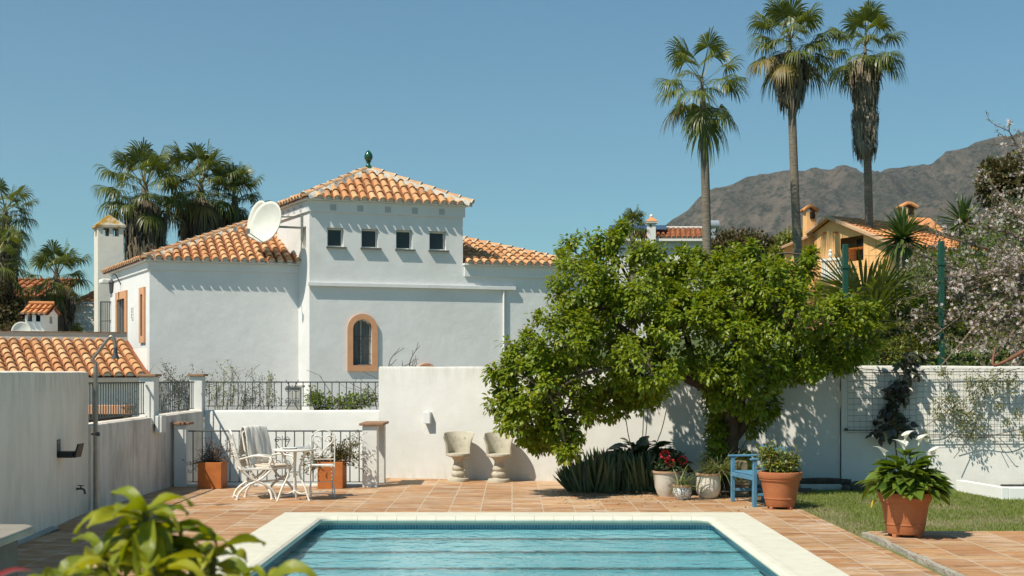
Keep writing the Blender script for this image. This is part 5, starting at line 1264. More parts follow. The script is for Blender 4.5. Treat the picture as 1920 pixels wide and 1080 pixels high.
# ---- generic shrubs
def shrub(name, label, cat, blobs, per, size, mat, stems=None, tpl=LEAF4, dens=60, droop=.1, parent=None, group=None, base=None, spread=.06, part='foliage', jit=.8, stem_r=.008, stem_mat=TWIG):
    """blobs: (centre Vector, rx, ry, rz)"""
    base = base or Vector((blobs[0][0].x, blobs[0][0].y, blobs[0][0].z-blobs[0][3])); e = parent or empty(name, label, cat, base, group=group); cs = []; ax = []; sb = MB()
    for c, rx, ry, rz in blobs:
        k = max(3, int(dens*(rx*ry*rz)**(2/3)*30)); u = rand_dir(k)*(rng.uniform(.15, 1, (k, 1))**.6); cc = np.array(c)+u*np.array([rx, ry, rz]); cs.append(cc); ax.append(u+np.array([0, 0, .4]))
        for i in range(min(k, stems or 0)):
            q = Vector(cc[i]); b0 = Vector(base)+Vector((random.uniform(-.03, .03), random.uniform(-.03, .03), 0)); sb.tube(bez([b0, b0.lerp(q, .5)+Vector((random.uniform(-.06, .06), random.uniform(-.06, .06), .03)), q], 6), stem_r, 4, cap=False)
    cs = np.concatenate(cs); ax = np.concatenate(ax); pos, d, n, s = cluster_leaves(cs, ax, per, size, spread, droop, jit); V, Fc = scatter(tpl, pos, d, n, s); np_mesh(part, V, [Fc], mat, e)
    if stems: sb.build('stems', stem_mat, e)
    return e
GRN1 = LEAFM('fresh_leaf', [(.10, .15, .022), (.15, .20, .03), (.21, .24, .04), (.26, .20, .05)], .3, .4)
DARKG = LEAFM('dark_leaf', [(.030, .055, .018), (.045, .075, .022), (.065, .095, .03)], .2, .35, spec=.5)
OLIVE = LEAFM('olive_brown_leaf', [(.055, .065, .020), (.08, .085, .028), (.12, .10, .04), (.16, .08, .045)], .2, .5)
LIME = LEAFM('light_leaf', [(.13, .19, .03), (.18, .25, .04), (.24, .29, .06)], .3, .4)
SILV = LEAFM('silvery_leaf', [(.16, .18, .12), (.22, .24, .17), (.11, .13, .08)], .2, .5)
v = Vector
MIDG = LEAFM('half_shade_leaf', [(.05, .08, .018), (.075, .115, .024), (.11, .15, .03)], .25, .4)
shrub('', '', '', [(pA+v((-.06, 0, .62)), .22, .2, .16), (pA+v((-.16, 0, .72)), .12, .12, .13), (pA+v((.16, 0, .60)), .09, .1, .12), (pA+v((.0, 0, .55)), .24, .2, .10)], 7, .05, GRN1, 14, parent=potA, base=pA+Z*.45, dens=95)
sh = shrub('', '', '', [(pA+v((.19, 0, .72)), .035, .04, .14)], 5, .04, GRN1, 5, parent=potA, base=pA+v((.1, 0, .45)), dens=90)
# calla lilies
CALLA = LEAFM('calla_leaf', [(.07, .125, .016), (.105, .165, .022), (.15, .205, .03), (.085, .14, .018), (.13, .19, .025)], .3, .3, (1.5, 1.4, .4), .55)
CALLAY = LEAFM('yellow_calla_leaf', [(.42, .33, .03), (.5, .36, .05), (.32, .32, .04)], .3, .4, (1.3, 1.2, .5))
CALLAD = LEAFM('dark_calla_leaf', [(.035, .065, .02), (.055, .09, .025)], .2, .3, spec=.5)
WFLOW = LEAFM('white_petal', [(.78, .78, .70), (.74, .74, .66)], .25, .5, (1, 1, .9), .3)
CLEAF = leaf_template([0, .08, .3, .55, .8, 1], [.10, .26, .34, .29, .15, 0], .35, .35)
def calla(parent, c, R0, H, n, mat, fl, size=.20, ymat=None, ny=0, h0=-.05):
    st = MB()
    th = rng.uniform(0, 6.283, n); rr = np.sqrt(rng.uniform(0, 1, n))*R0; hz = H*(1-(rr/R0)**1.6*.85)*rng.uniform(.35, 1.0, n)+h0
    pos = np.array(c)+np.stack([rr*np.cos(th), rr*np.sin(th), hz], 1); d = np.stack([np.cos(th), np.sin(th), 1.0-1.15*rr/R0+rng.normal(0, .3, n)], 1); nm = np.stack([-np.cos(th)*.5, -np.sin(th)*.5, np.ones(n)], 1)+rng.normal(0, .25, (n, 3))
    V, Fc = scatter(CLEAF, pos, d, nm, rng.uniform(.7, 1.15, n)*size); np_mesh('foliage', V, [Fc], mat, parent, smooth=True)
    for p_ in pos[::3]: st.tube(bez([Vector(c)+Vector((random.uniform(-.06, .06), random.uniform(-.06, .06), 0)), (Vector(c)+Vector(p_))/2+Z*.06, Vector(p_)], 6), .006, 5, cap=False)
    if ny:
        th = rng.uniform(0, 6.283, ny); pos = np.array(c)+np.stack([R0*.95*np.cos(th), R0*.95*np.sin(th), rng.uniform(-.05, H*.35, ny)], 1); V, Fc = scatter(CLEAF, pos, np.stack([np.cos(th), np.sin(th), -.5+rng.normal(0, .3, ny)], 1), np.tile([0, 0, 1.0], (ny, 1)), size*.55); kv = len(CLEAF[0]); [np_mesh('yellow_leaf', V[q*kv:(q+1)*kv], [CLEAF[1]], ymat, parent, smooth=True) for q in range(ny)]
    for x, y, h, az in fl:
        tip = Vector(c)+Vector((x, y, h)); st.tube(bez([Vector(c)+Vector((x*.2, y*.2, 0)), Vector(c)+Vector((x*.75, y*.7, h*.55)), tip], 8), .007, 6)
        b = MB(); rings = []; seg = 18; rt = Matrix.Rotation(az, 3, 'Z') @ Matrix.Rotation(R(18), 3, 'Y')
        for t_, r_ in ((0, .008), (.25, .014), (.55, .022), (.8, .034), (.95, .047), (1, .056)):
            for j in range(seg):
                a = 2*math.pi*j/seg; lip = t_*t_*(.05*math.cos(a)); q = Vector((r_*.85*math.cos(a)*(1+.9*max(0, math.cos(a))**2*t_**3), r_*.85*math.sin(a), .12*t_+lip-.02*t_**6)); rings.append(tip+rt @ q)
        b.add(rings, [(i*seg+j, i*seg+(j+1) % seg, (i+1)*seg+(j+1) % seg, (i+1)*seg+j) for i in range(5) for j in range(seg)])
        f = b.build('flower', WFLOW, parent, smooth=180)
        MB().tube([tip+Z*.02, tip+rt @ Vector((0, 0, .085))], .006, 6).build('spadix', bpy.data.materials['yellow_spadix'] if 'yellow_spadix' in bpy.data.materials else M('yellow_spadix', (.6, .4, .05), rough=.6), f)
    st.build('stems', M('green_stem', (.10, .15, .03), rough=.5) if 'green_stem' not in bpy.data.materials else bpy.data.materials['green_stem'], parent)
cB_ = Vector((pB.x, pB.y, pB.z+.42))
calla(potB, cB_, .34, .42, 250, CALLA, [(-.215, -.05, .40, 2.9), (-.02, -.06, .47, 2.6), (.0, .02, .56, .4), (.155, .05, .52, .3), (.26, -.04, .40, .2), (.03, .1, .45, 1.5)], .19, CALLAY, 7, .03)
# iris clump and dark calla bed under the tree
IRIS = LEAFM('iris_leaf', [(.030, .055, .022), (.045, .078, .028), (.07, .105, .038), (.055, .085, .03)], .2, .38, (1.2, 1.3, .5), .5)
ir = empty('iris_clump', 'dense clump of dark strappy iris leaves under the tree', 'iris', (1.6, 18.9, .03)); k = 900
x = rng.uniform(.82, 2.28, k); y = rng.uniform(18.62, 19.55, k); sel = (y > 18.6+.25*np.clip(1.25-x, 0, 1)); x, y = x[sel], y[sel]; k = len(x)
d = np.stack([rng.normal(0, .22, k)+np.clip(1.15-x, 0, .5)*-1.6, rng.normal(-.05, .2, k), np.ones(k)], 1)
V, Fc = scatter(leaf_template([0, .3, .6, .85, 1], [.028, .036, .036, .024, 0], .12, .3), np.stack([x, y, np.full(k, .02)], 1), d, np.stack([rng.normal(0, .6, k), -np.ones(k), np.zeros(k)], 1), rng.uniform(.36, .64, k)*np.clip(.55+(x-.82)*1.2, .5, 1)); np_mesh('leaves', V, [Fc], IRIS, ir)
cl = empty('calla_bed', 'dark calla lily foliage with thin flower stems in shade behind the iris clump', 'calla lily', (2.05, 19.55, .03))
calla(cl, Vector((1.95, 19.45, .35)), .62, .42, 150, CALLAD, [(-.22, 0, .70, 1), (.05, 0, .85, 2), (.12, .05, .88, .5), (.40, 0, .86, 2.5)], .27)
# potted plants by the bed
shrub('', '', '', [(pC+v((.06, 0, .42)), .22, .18, .12), (pC+v((.12, 0, .52)), .16, .12, .08)], 7, .06, DARKG, 8, parent=potC, base=pC+Z*.33, dens=80)
RED = LEAFM('red_petal', [(.55, .012, .02), (.62, .02, .03), (.45, .008, .015)], .2, .5, (1, .6, .6))
for x_, z_ in ((-.035, .60), (.035, .49), (.215, .52)):
    c = pC+v((x_, -.12, z_)); u = rand_dir(46); V, Fc = scatter(LEAF4, np.array(c)+u*np.array([.052, .045, .042]), u, rand_dir(46), .035); np_mesh('flower_head', V, [Fc], RED, potC)
def grassy(parent, c, n, L, mat, spread=1.0, droop=.8, w=.012, bias=(0, 0), part='leaves'):
    az = rng.uniform(0, 6.283, n); el = rng.uniform(.5, 1.5, n); d = np.stack([np.cos(az)*np.cos(el)*spread+bias[0], np.sin(az)*np.cos(el)*spread+bias[1], np.sin(el)], 1)
    tpl = leaf_template([0, .25, .5, .75, 1], [w, w*1.1, w, w*.7, 0], droop, .3); V, Fc = scatter(tpl, np.array(c)+rng.normal(0, .03, (n, 3))*np.array([1, 1, .2]), d, np.tile([0, 0, 1.0], (n, 1)), rng.uniform(.6, 1.1, n)*L, 1.0); np_mesh(part, V, [Fc], mat, parent)
SPID = LEAFM('spider_plant_leaf', [(.12, .16, .05), (.18, .22, .09), (.26, .29, .15)], .25, .4)
PALEG = LEAFM('pale_grass_leaf', [(.15, .19, .06), (.22, .25, .10), (.10, .14, .04), (.30, .27, .12)], .25, .5)
grassy(potD, Vector(potD.location)+v((0, 0, .18)), 75, .36, SPID, 1.3, .75, .022, (.25, -.1))
grassy(potE, pE+v((0, 0, .33)), 120, .30, PALEG, .8, .55, .016); grassy(potE, pE+v((.16, 0, .34)), 150, .44, PALEG, 1.1, 1.15, .014, (.35, 0), 'trailing_leaves')
# planters by the gate
RUSSET = LEAFM('russet_small_leaf', [(.10, .05, .04), (.14, .075, .05), (.08, .07, .035)], .2, .5)
def twiggy(parent, c, targets, n, rad, mat, lsize, per, dens=1.0, r=.006, nm='foliage'):
    sb = MB(); cs = []
    for i in range(n):
        t = random.choice(targets); q = Vector(c)+Vector(t)+Vector((random.gauss(0, rad), random.gauss(0, rad), random.gauss(0, rad*.8)))
        m = Vector(c).lerp(q, .5)+Vector((random.gauss(0, .04), random.gauss(0, .04), abs(random.gauss(.03, .04)))); pts = bez([Vector(c), m, q], 10); sb.tube(pts, taper(len(pts), r, r*.35), 4, cap=False)
        for k_ in (5, 7, 9, 10):
            if k_ < len(pts):
                cs.append(pts[k_])
                if random.random() < .5: tw = pts[k_]+Vector((random.gauss(0, .06), random.gauss(0, .06), random.gauss(.02, .06))); sb.tube([pts[k_], tw], r*.3, 3, cap=False); cs.append(tw)
    sb.build('stems', TWIG, parent)
    if per: cs = np.array([tuple(x) for x in cs]); pos, d, nn_, s = cluster_leaves(cs, rand_dir(len(cs))+np.array([0, 0, .5]), per, lsize, .03, .1, .6); V, Fc = scatter(LEAF4, pos, d, nn_, s); np_mesh(nm, V, [Fc], mat, parent)
cP = Vector(plA.location)+Z*.38
twiggy(plA, cP, [(.02, 0, .30), (-.22, 0, .12), (.25, 0, .12), (.1, 0, .22), (-.32, -.05, -.02), (-.1, 0, .12), (.15, 0, .10)], 46, .07, RUSSET, .028, 4)
cP = Vector(plB.location)+Z*.38
twiggy(plB, cP, [(.0, 0, .15), (.3, -.05, .15), (.4, -.05, .3), (-.3, -.05, .05), (.15, -.1, .22), (.42, -.08, -.02), (-.38, -.1, -.1), (.1, -.1, .05)], 60, .09, LEAFM('straggly_leaf', [(.09, .11, .03), (.14, .14, .045), (.16, .10, .05), (.10, .13, .035)], .25, .45), .04, 6)
# plants behind the long railing
def upright(label, px0, px1, py, dist, n, mat, per, lsize, hbase=.9, spread=.1, name='rose_shrub', r=.006, tall=.5):
    b0 = P((px0+px1)/2, 700, dist); b0.z = hbase-.5; e = empty(name, label, 'shrub', b0, group='shrubs behind the railings'); sb = MB(); cs = []
    for i in range(n):
        x_ = (random.uniform(px0, px1)-960)*dist/F; top = hgt(Vector((0, dist, 0)), py)-random.uniform(0, tall); pts = bez([(x_+random.gauss(0, .03), dist, hbase-.5), (x_+random.gauss(0, spread), dist+random.gauss(0, .1), (hbase+top)/2), (x_+random.gauss(0, spread*1.6), dist+random.gauss(0, .12), top)], 12)
        sb.tube(pts, taper(len(pts), r, r*.4), 4, cap=False)
        for q in pts[5:]:
            cs.append(q)
            if random.random() < .35: tw = q+Vector((random.gauss(0, .09), random.gauss(0, .05), random.uniform(.03, .15))); sb.tube([q, tw], r*.4, 3, cap=False); cs.append(tw)
    sb.build('stems', TWIG, e)
    if per: cs = np.array([tuple(x) for x in cs]); pos, d, nn_, s = cluster_leaves(cs, rand_dir(len(cs))+np.array([0, 0, .5]), per, lsize, .045, .05, .6); V, Fc = scatter(LEAF4, pos, d, nn_, s); np_mesh('foliage', V, [Fc], mat, e)
GREYG = LEAFM('grey_green_leaf', [(.075, .085, .04), (.11, .12, .055), (.06, .065, .03)], .2, .5)
upright('dense dark shrub behind the second span of the left railing', 300, 372, 690, 23.2, 44, GREYG, 4, .04, tall=.45)
upright('leggy rose shrub with bare tips behind the long railing, beside the corner pillar', 390, 450, 682, 22.8, 20, GRN1, 3, .036, tall=.6)
upright('leggy rose shrub with few leaves behind the middle of the long railing', 440, 520, 690, 23.0, 22, GREYG, 3, .034, tall=.65)
upright('single small sapling behind the railing, left of the scroll ornament', 505, 512, 700, 22.9, 3, GRN1, 5, .04, spread=.03, tall=.1)
upright('small sparse weed behind the first span of the left railing', 235, 262, 745, 21.5, 8, GREYG, 3, .03, tall=.2)
q = P(600, 752, 23.0); shrub('leafy_shrub', 'bright green low shrub behind the long railing below the arched window', 'shrub', [(q, .26, .2, .12), (P(590, 745, 23), .13, .15, .17), (P(660, 752, 23), .28, .2, .15), (P(690, 748, 23), .16, .15, .15), (P(640, 762, 23), .5, .2, .1)], 7, .055, LIME, 10, dens=70, base=q-Z*.5)
upright('bare arching branches at the left end of the tall wall', 690, 712, 695, 22.6, 9, None, 0, 0, spread=.35, r=.009, name='bare_branches', tall=.3)
upright('bare winter branches showing over the tall white wall, beside the arch top', 735, 790, 652, 23.5, 7, None, 0, 0, hbase=1.5, spread=.07, r=.013, name='bare_branches', tall=.35)
# climbers on the right wall
DARKC = LEAFM('climber_dark_leaf', [(.025, .035, .018), (.045, .05, .025), (.035, .025, .022), (.06, .075, .03)], .12, .35, spec=.5)
c1 = empty('dark_climber', 'dark leaved climbing plant in the middle of the wire trellis', 'climbing plant', rwall(1682, 905, .05)); sb = MB(); pts = bez([rwall(1682, 880, .12), rwall(1676, 815, .12), rwall(1668, 770, .14), rwall(1690, 720, .14), rwall(1702, 668, .16)], 18); sb.tube(pts, .012, 6); cs = []
for x_, y_, r_ in ((1700, 685, 16), (1708, 700, 12), (1690, 715, 16), (1685, 735, 16), (1672, 755, 15), (1665, 775, 16), (1685, 790, 16), (1650, 795, 13), (1640, 812, 10), (1700, 800, 13), (1672, 805, 12), (1695, 750, 10), (1705, 665, 10), (1668, 735, 8)):
    for i in range(int(r_*.75)):
        a, rr_ = random.uniform(0, 6.28), r_*math.sqrt(random.random()); cs.append(rwall(x_+rr_*math.cos(a), y_+rr_*math.sin(a), random.uniform(.08, .26)))
cs = np.array([tuple(x) for x in cs]); pos, d, n_, s = cluster_leaves(cs, np.tile([0, -1.0, 0], (len(cs), 1)), 2, .135, .04, .5, .4); V, Fc = scatter(LEAFB, pos, d, n_, s); np_mesh('foliage', V, [Fc], DARKC, c1)
for i in range(0, len(cs), 3): q = Vector(cs[i]); j = min(pts, key=lambda t: (t-q).length_squared); sb.tube([j, q], .005, 4, cap=False)
sb.build('stems', TWIG, c1)
c2 = empty('light_vine', 'light green trailing vine over the right wire trellis', 'climbing plant', rwall(1850, 905, .05)); sb = MB(); cs = []
for x_, y_, r_ in ((1800, 760, 26), (1825, 735, 26), (1780, 765, 26), (1850, 715, 24), (1820, 705, 18), (1875, 710, 20), (1890, 720, 18), (1765, 750, 18), (1830, 790, 18), (1810, 780, 14), (1750, 775, 10), (1905, 775, 9), (1915, 815, 10), (1820, 815, 9), (1760, 695, 10), (1772, 700, 8), (1800, 800, 10), (1735, 815, 6), (1870, 760, 8), (1885, 790, 6)):
    for i in range(int(r_*1.9)):
        a, rr_ = random.uniform(0, 6.28), r_*math.sqrt(random.random()); cs.append(rwall(x_+rr_*math.cos(a), y_+rr_*math.sin(a), random.uniform(.10, .28)))
cs = np.array([tuple(x) for x in cs]); pos, d, n_, s = cluster_leaves(cs, rand_dir(len(cs))+np.array([0, -.5, .2]), 4, .042, .04, .3, .4); V, Fc = scatter(LEAF4, pos, d, n_, s); np_mesh('foliage', V, [Fc], LEAFM('vine_leaf', [(.13, .17, .05), (.18, .21, .07), (.22, .20, .10), (.11, .14, .05)], .3, .45), c2)
for a in ([(1910, 690), (1860, 705), (1810, 745), (1760, 780), (1730, 800)], [(1930, 800), (1880, 810), (1830, 820), (1780, 817)], [(1850, 720), (1830, 780), (1815, 820), (1785, 858)], [(1870, 820), (1885, 835), (1897, 850)], [(1600, 690), (1640, 694), (1690, 700), (1740, 702)], [(1866, 825), (1873, 838), (1878, 848)]): sb.tube(bez([rwall(x_, y_, .12+.06*(i % 2)) for i, (x_, y_) in enumerate(a)], 20), .006, 5)
sb.build('stems', TWIG, c2)
# ground cover on the bank and dark bushes behind the fence
k = 26000; x = rng.uniform(4.2, 12, k); y = 20.1+(rng.uniform(0, 1, k)**1.6)*9
z = np.array([bank_h(a, b_) for a, b_ in zip(x, y)])+.02; V, Fc = scatter(LEAF4, np.stack([x, y, z+rng.uniform(0, .10, k)], 1), rand_dir(k)+np.array([0, 0, .3]), np.tile([0, -.3, 1.0], (k, 1))+rng.normal(0, .4, (k, 3)), rng.uniform(.05, .10, k))
tag(np_mesh('ground_cover', V, [Fc], LEAFM('ground_cover_leaf', [(.075, .125, .018), (.11, .165, .025), (.155, .205, .035), (.065, .10, .015)], .3, .45)), 'low green ground cover on the bank behind the right wall', 'ground cover', kind='stuff')
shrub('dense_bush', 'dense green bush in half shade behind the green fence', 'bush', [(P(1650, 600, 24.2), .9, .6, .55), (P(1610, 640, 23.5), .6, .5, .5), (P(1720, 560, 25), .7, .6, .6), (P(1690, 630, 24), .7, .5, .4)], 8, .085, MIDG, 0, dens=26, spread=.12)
shrub('dense_bush', 'green bush behind the almond tree at the right edge', 'bush', [(P(1840, 560, 24.5), 1.0, .7, .8), (P(1790, 600, 24), .6, .6, .6), (P(1900, 620, 23.5), .7, .6, .7), (P(1870, 480, 26), .9, .8, .7), (P(1930, 540, 25), .8, .7, 1.0)], 8, .085, LEAFM('mid_green_leaf', [(.08, .12, .022), (.11, .155, .03), (.16, .20, .045)], .28, .45), 0, dens=22, spread=.12)
shrub('dense_bush', 'fresh green rounded bush just behind the right wall, left of the blossom', 'bush', [(P(1705, 655, 20.9), .35, .25, .25), (P(1665, 668, 20.8), .3, .25, .2), (P(1740, 640, 21.2), .3, .25, .3)], 9, .06, GRN1, 6, dens=60, spread=.08)
shrub('dense_bush', 'leafy green bush behind the fence below the yucca', 'bush', [(P(1690, 560, 23), .55, .4, .4), (P(1735, 590, 23), .5, .4, .5), (P(1650, 560, 23.4), .4, .4, .35), (P(1770, 520, 23.6), .5, .4, .5)], 9, .08, LEAFM('mid_bush_leaf', [(.07, .11, .02), (.10, .15, .028), (.15, .195, .04)], .28, .42), 8, dens=34, spread=.11)
# almond tree in blossom
al = empty('almond_tree', 'almond tree in white blossom reaching in from the right edge', 'tree', (9.3, 20.9, bank_h(9.3, 20.9)))
sb = MB(); tips = []; ends = [(1700, 560, 20.2), (1712, 470, 20.6), (1735, 640, 20.0), (1800, 420, 21), (1892, 246, 21), (1850, 335, 21.3), (1790, 540, 20.3), (1760, 690, 19.4), (1900, 700, 19.2), (1870, 470, 20.5), (1905, 400, 21), (1830, 610, 19.8), (1880, 600, 20), (1690, 620, 20.2), (1815, 660, 19.6), (1850, 690, 19.3), (1750, 520, 20.6), (1880, 540, 19.8), (1920, 480, 20), (1725, 580, 20.3), (1910, 640, 19.4), (1770, 600, 20.1), (1760, 440, 21), (1840, 520, 20.5)]
root = Vector((9.3, 20.9, bank_h(9.3, 20.9)-.1)); fork = Vector((9.0, 20.7, 2.9)); sb.tube(bez([root, root.lerp(fork, .5)+v((.1, 0, 0)), fork], 8), .16, 9)
for i, (x_, y_, dz) in enumerate(ends):
    q = P(x_, y_, dz); m = fork.lerp(q, .45)+v((random.gauss(0, .15), random.gauss(0, .15), random.gauss(.25, .2))); pts = bez([fork, m, q], 20); sb.tube(pts, taper(len(pts), .05, .010), 6, cap=False)
    for k_ in range(5, len(pts)):
        for r_ in range(2):
            t0 = pts[k_]; L = random.uniform(.2, .6); dv = Vector(rand_dir(1)[0])+v((-.4, -.1, .15)); t1 = t0+dv.normalized()*L; tm = (t0+t1)/2+v((random.gauss(0, .04), 0, random.gauss(.03, .04))); tp2 = bez([t0, tm, t1], 6); sb.tube(tp2, taper(len(tp2), .009, .003), 4, cap=False); tips += tp2[1:]
sb.build('trunk', TWIG, al)
tips = np.array([tuple(t) for t in tips]); k = len(tips); c = tips[rng.uniform(size=k) < np.where(tips[:, 0]/tips[:, 1] < .335, .20, .36)]; c = np.repeat(c, 4, 0)+rng.normal(0, .032, (len(c)*4, 3)); c = c[rng.uniform(size=len(c)) < .85]
a5 = np.arange(5)*2*np.pi/5; star = [(0, 0, 0)]; 
for a in a5: star += [(math.cos(a-.33)*.34, math.sin(a-.33)*.34, .07), (math.cos(a)*.52, math.sin(a)*.52, .12), (math.cos(a+.33)*.34, math.sin(a+.33)*.34, .07)]
sf = np.array([(0, 1+3*i, 2+3*i, 3+3*i) for i in range(5)])
BLOS = LEAFM('almond_blossom', [(.80, .69, .68), (.84, .77, .75), (.74, .56, .56), (.84, .81, .78)], .35, .6, (1, .95, .95), .2)
dd_ = rand_dir(len(c))+np.array([0, -.3, .2]); V, Fc = scatter((np.array(star, float), sf), c, np.cross(nrm(dd_), rand_dir(len(c))), dd_, rng.uniform(.042, .066, len(c))); np_mesh('blossom', V, [Fc], BLOS, al)
sel = rng.uniform(size=k) < .9; c = tips[sel]; pos, d, n_, s = cluster_leaves(c, rand_dir(len(c))+np.array([0, 0, .4]), 3, .045, .03, .1, .7); V, Fc = scatter(LEAF4, pos, d, n_, s); np_mesh('young_leaves', V, [Fc], LEAFM('young_almond_leaf', [(.14, .19, .04), (.19, .22, .06), (.17, .13, .05), (.20, .15, .06)], .3, .5), al)
RBARK = M('red_brown_bark', (.22, .09, .045), (.15, .06, .035), scale=12, rough=.7)
b = MB(); pts = bez([P(1975, 625, 18.9), P(1920, 658, 18.85), P(1880, 680, 18.8), P(1862, 684, 18.8), P(1863, 668, 18.85), P(1866, 652, 18.9)], 24); b.tube(pts, taper(len(pts), .032, .016), 8); b.build('bare_branch', RBARK, al, smooth=60)
# trees at the far right
shrub('olive_tree', 'silvery olive tree at the right edge behind the blossom', 'tree', [(P(1910, 430, 33), .75, .7, .85), (P(1885, 465, 32), .5, .5, .5), (P(1940, 480, 32), .8, .7, .9)], 9, .10, SILV, 6, dens=22, spread=.15, base=Vector((13.2, 33, bank_h(13, 33))), stem_r=.05)
shrub('pine_tree', 'dark olive coloured bushy tree below the mountain at the right edge', 'tree', [(P(1885, 345, 42), 1.0, .9, .75), (P(1920, 330, 42), .8, .8, .8), (P(1860, 320, 42), .4, .5, .35), (P(1930, 380, 42), .9, .8, .6), (P(1870, 375, 42), .5, .5, .3)], 9, .15, OLIVE, 6, dens=18, spread=.2, base=Vector((17.4, 42, bank_h(17, 42))), stem_r=.06)
shrub('round_tree', 'round olive brown tree between the white house roof and the yellow house', 'tree', [(P(1395, 470, 58), 1.5, 1.3, .95), (P(1350, 470, 58), .8, .8, .8), (P(1440, 478, 58), .7, .7, .8), (P(1395, 520, 58), 1.6, 1.2, .9)], 9, .17, OLIVE, 6, dens=13, spread=.22, base=Vector((10.5, 58, bank_h(10.5, 58))), stem_r=.08)
shrub('round_tree', 'small bright green tree beside the yellow chimney', 'tree', [(P(1483, 455, 57), .7, .7, .55), (P(1470, 480, 57), .9, .8, .6)], 9, .17, GRN1, 5, dens=13, spread=.2, base=Vector((12.6, 57, bank_h(12.6, 57))), stem_r=.06)
# left background greenery
shrub('hedge_bush', 'brownish green bush at the left edge below the palms', 'bush', [(P(10, 600, 36.5), .6, .6, .6), (P(-15, 560, 36.5), .5, .5, .6), (P(40, 585, 37), .4, .5, .5), (P(25, 630, 36), .6, .5, .4)], 9, .11, OLIVE, 0, dens=22, spread=.14)
shrub('hedge_bush', 'small clipped green bush against the white lattice wall', 'bush', [(P(146, 618, 38.5), .17, .17, .16)], 9, .07, GRN1, 0, dens=60, spread=.06)
# ---- foreground shrub, out of focus in the lower left
FORE = NT('glossy_foreground_leaf'); g = FORE.n('NewGeometry'); col = FORE.ramp(g.outputs['Random Per Island'], [(0, (.12, .165, .010)), (.35, (.21, .245, .012)), (.7, (.31, .315, .018)), (1, (.17, .21, .012))]); co = FORE.coords()
col = FORE.mix(FORE.ramp(FORE.noise(co, 13, 4), [(.55, 0.0), (.72, .75)]), col, (.34, .30, .03))
tr = FORE.n('BsdfTranslucent'); FORE.l(FORE.mix(1.0, col, (1.6, 1.5, .35), 'MULTIPLY'), tr.inputs[0]); mx = FORE.n('MixShader'); mx.inputs[0].default_value = .38
FORE.l(FORE.principled(col, .42, FORE.bump(FORE.noise(co, 60, 4), .4, .004), 0, .4).outputs[0], mx.inputs[1]); FORE.l(tr.outputs[0], mx.inputs[2]); FOREM = FORE.done(mx.outputs[0])
def bigleaf(b, base, az, el, L, W, bend, roll=0.0, wave=0.0):
    n = 9; d0 = Vector((math.cos(az)*math.cos(el), math.sin(az)*math.cos(el), math.sin(el))); side = d0.cross(Z).normalized(); p = Vector(base); d = d0.copy(); rows = []
    for i in range(n+1):
        t = i/n; wv = W*(math.sin(math.pi*min(1, t**.8*1.0))**.75 if 0 < t < 1 else .03); up = side.cross(d).normalized(); s2 = side*math.cos(roll)+up*math.sin(roll); u2 = s2.cross(d)
        for j in (-2, -1, 0, 1, 2): rows.append(p+s2*(wv*j/2)+u2*(abs(j)*.16*wv-.0+wave*math.sin(t*9+j)*.006))
        p = p+d*(L/n); ax = side; d = (Matrix.Rotation(-bend/n*(.3+1.4*t), 3, ax) @ d).normalized()
    b.add(rows, [(i*5+j, i*5+j+1, (i+1)*5+j+1, (i+1)*5+j) for i in range(n) for j in range(4)])
fs = empty('foreground_shrub', 'out of focus yellow green glossy shrub in the near lower left corner', 'shrub', (-.86, 2.9, 0)); lb = MB(); sb = MB()
DF = 2.9
for (tx_, ty_, dz, nl, Lr, stem) in ((272, 958, DF, 22, 150, (300, 1300)), (300, 1005, DF+.05, 17, 140, (300, 1300)), (290, 1060, DF-.1, 18, 145, (310, 1300)), (500, 1085, DF-.2, 17, 135, (430, 1350)), (118, 1080, DF-.15, 16, 140, (240, 1350)), (380, 1120, DF, 12, 150, (350, 1350)), (230, 1130, DF+.1, 12, 150, (290, 1350)), (195, 1035, DF+.05, 14, 130, (270, 1350)), (400, 1040, DF+.1, 13, 130, (360, 1350)), (330, 1030, DF+.12, 12, 140, (310, 1300))):
    c = P(tx_, ty_, dz); st_ = P(stem[0], stem[1], DF); st_.z = 0; sb.tube(bez([st_, st_.lerp(c, .6), c+Z*.0], 10), taper(11, .013, .006)[:11] if False else .008, 6)
    for i in range(nl):
        az = i*2.39996+random.uniform(-.3, .3); t = i/nl; el = R(32)-R(62)*t+random.uniform(-.15, .15); L = Lr*dz/F*random.uniform(.62, 1.0)
        bigleaf(lb, c-Z*(.06*t), az, el, L, L*.155*random.uniform(.85, 1.15), R(random.uniform(75, 135)), random.uniform(-.5, .5), 1.0)
lb.build('foliage', FOREM, fs, smooth=180); sb.build('stems', M('green_woody_stem', (.12, .13, .05), (.09, .08, .04), scale=20, rough=.7), fs)
rb = MB(); c = P(-25, 1100, DF-.2)
bigleaf(rb, c, .5, R(35), .10, .022, R(70)); bigleaf(rb, c, 5.6, R(20), .09, .02, R(80)); rb.build('red_new_leaf', LEAFM('red_new_leaf', [(.25, .02, .025), (.20, .03, .02)], .3, .3), fs, smooth=180)

# leaf litter on the bed and the paving under the tree
k = 900; x = rng.uniform(.6, 4.3, k); y = 18.75-np.abs(rng.normal(0, .28, k)); y = np.where(rng.uniform(size=k) < .15, rng.uniform(16.2, 18.6, k), y)
V, Fc = scatter(LEAF4, np.stack([x, y, np.where(y > 18.35, .034, .006)], 1), rand_dir(k)*np.array([1, 1, .15]), np.tile([0, 0, 1.0], (k, 1))+rng.normal(0, .25, (k, 3)), rng.uniform(.025, .055, k))
tag(np_mesh('leaf_litter', V, [Fc], LEAFM('fallen_leaf', [(.16, .10, .045), (.10, .065, .03), (.22, .17, .07)], .1, .8)), 'dry fallen leaf litter on the paving under the tree', 'leaf litter', kind='stuff')
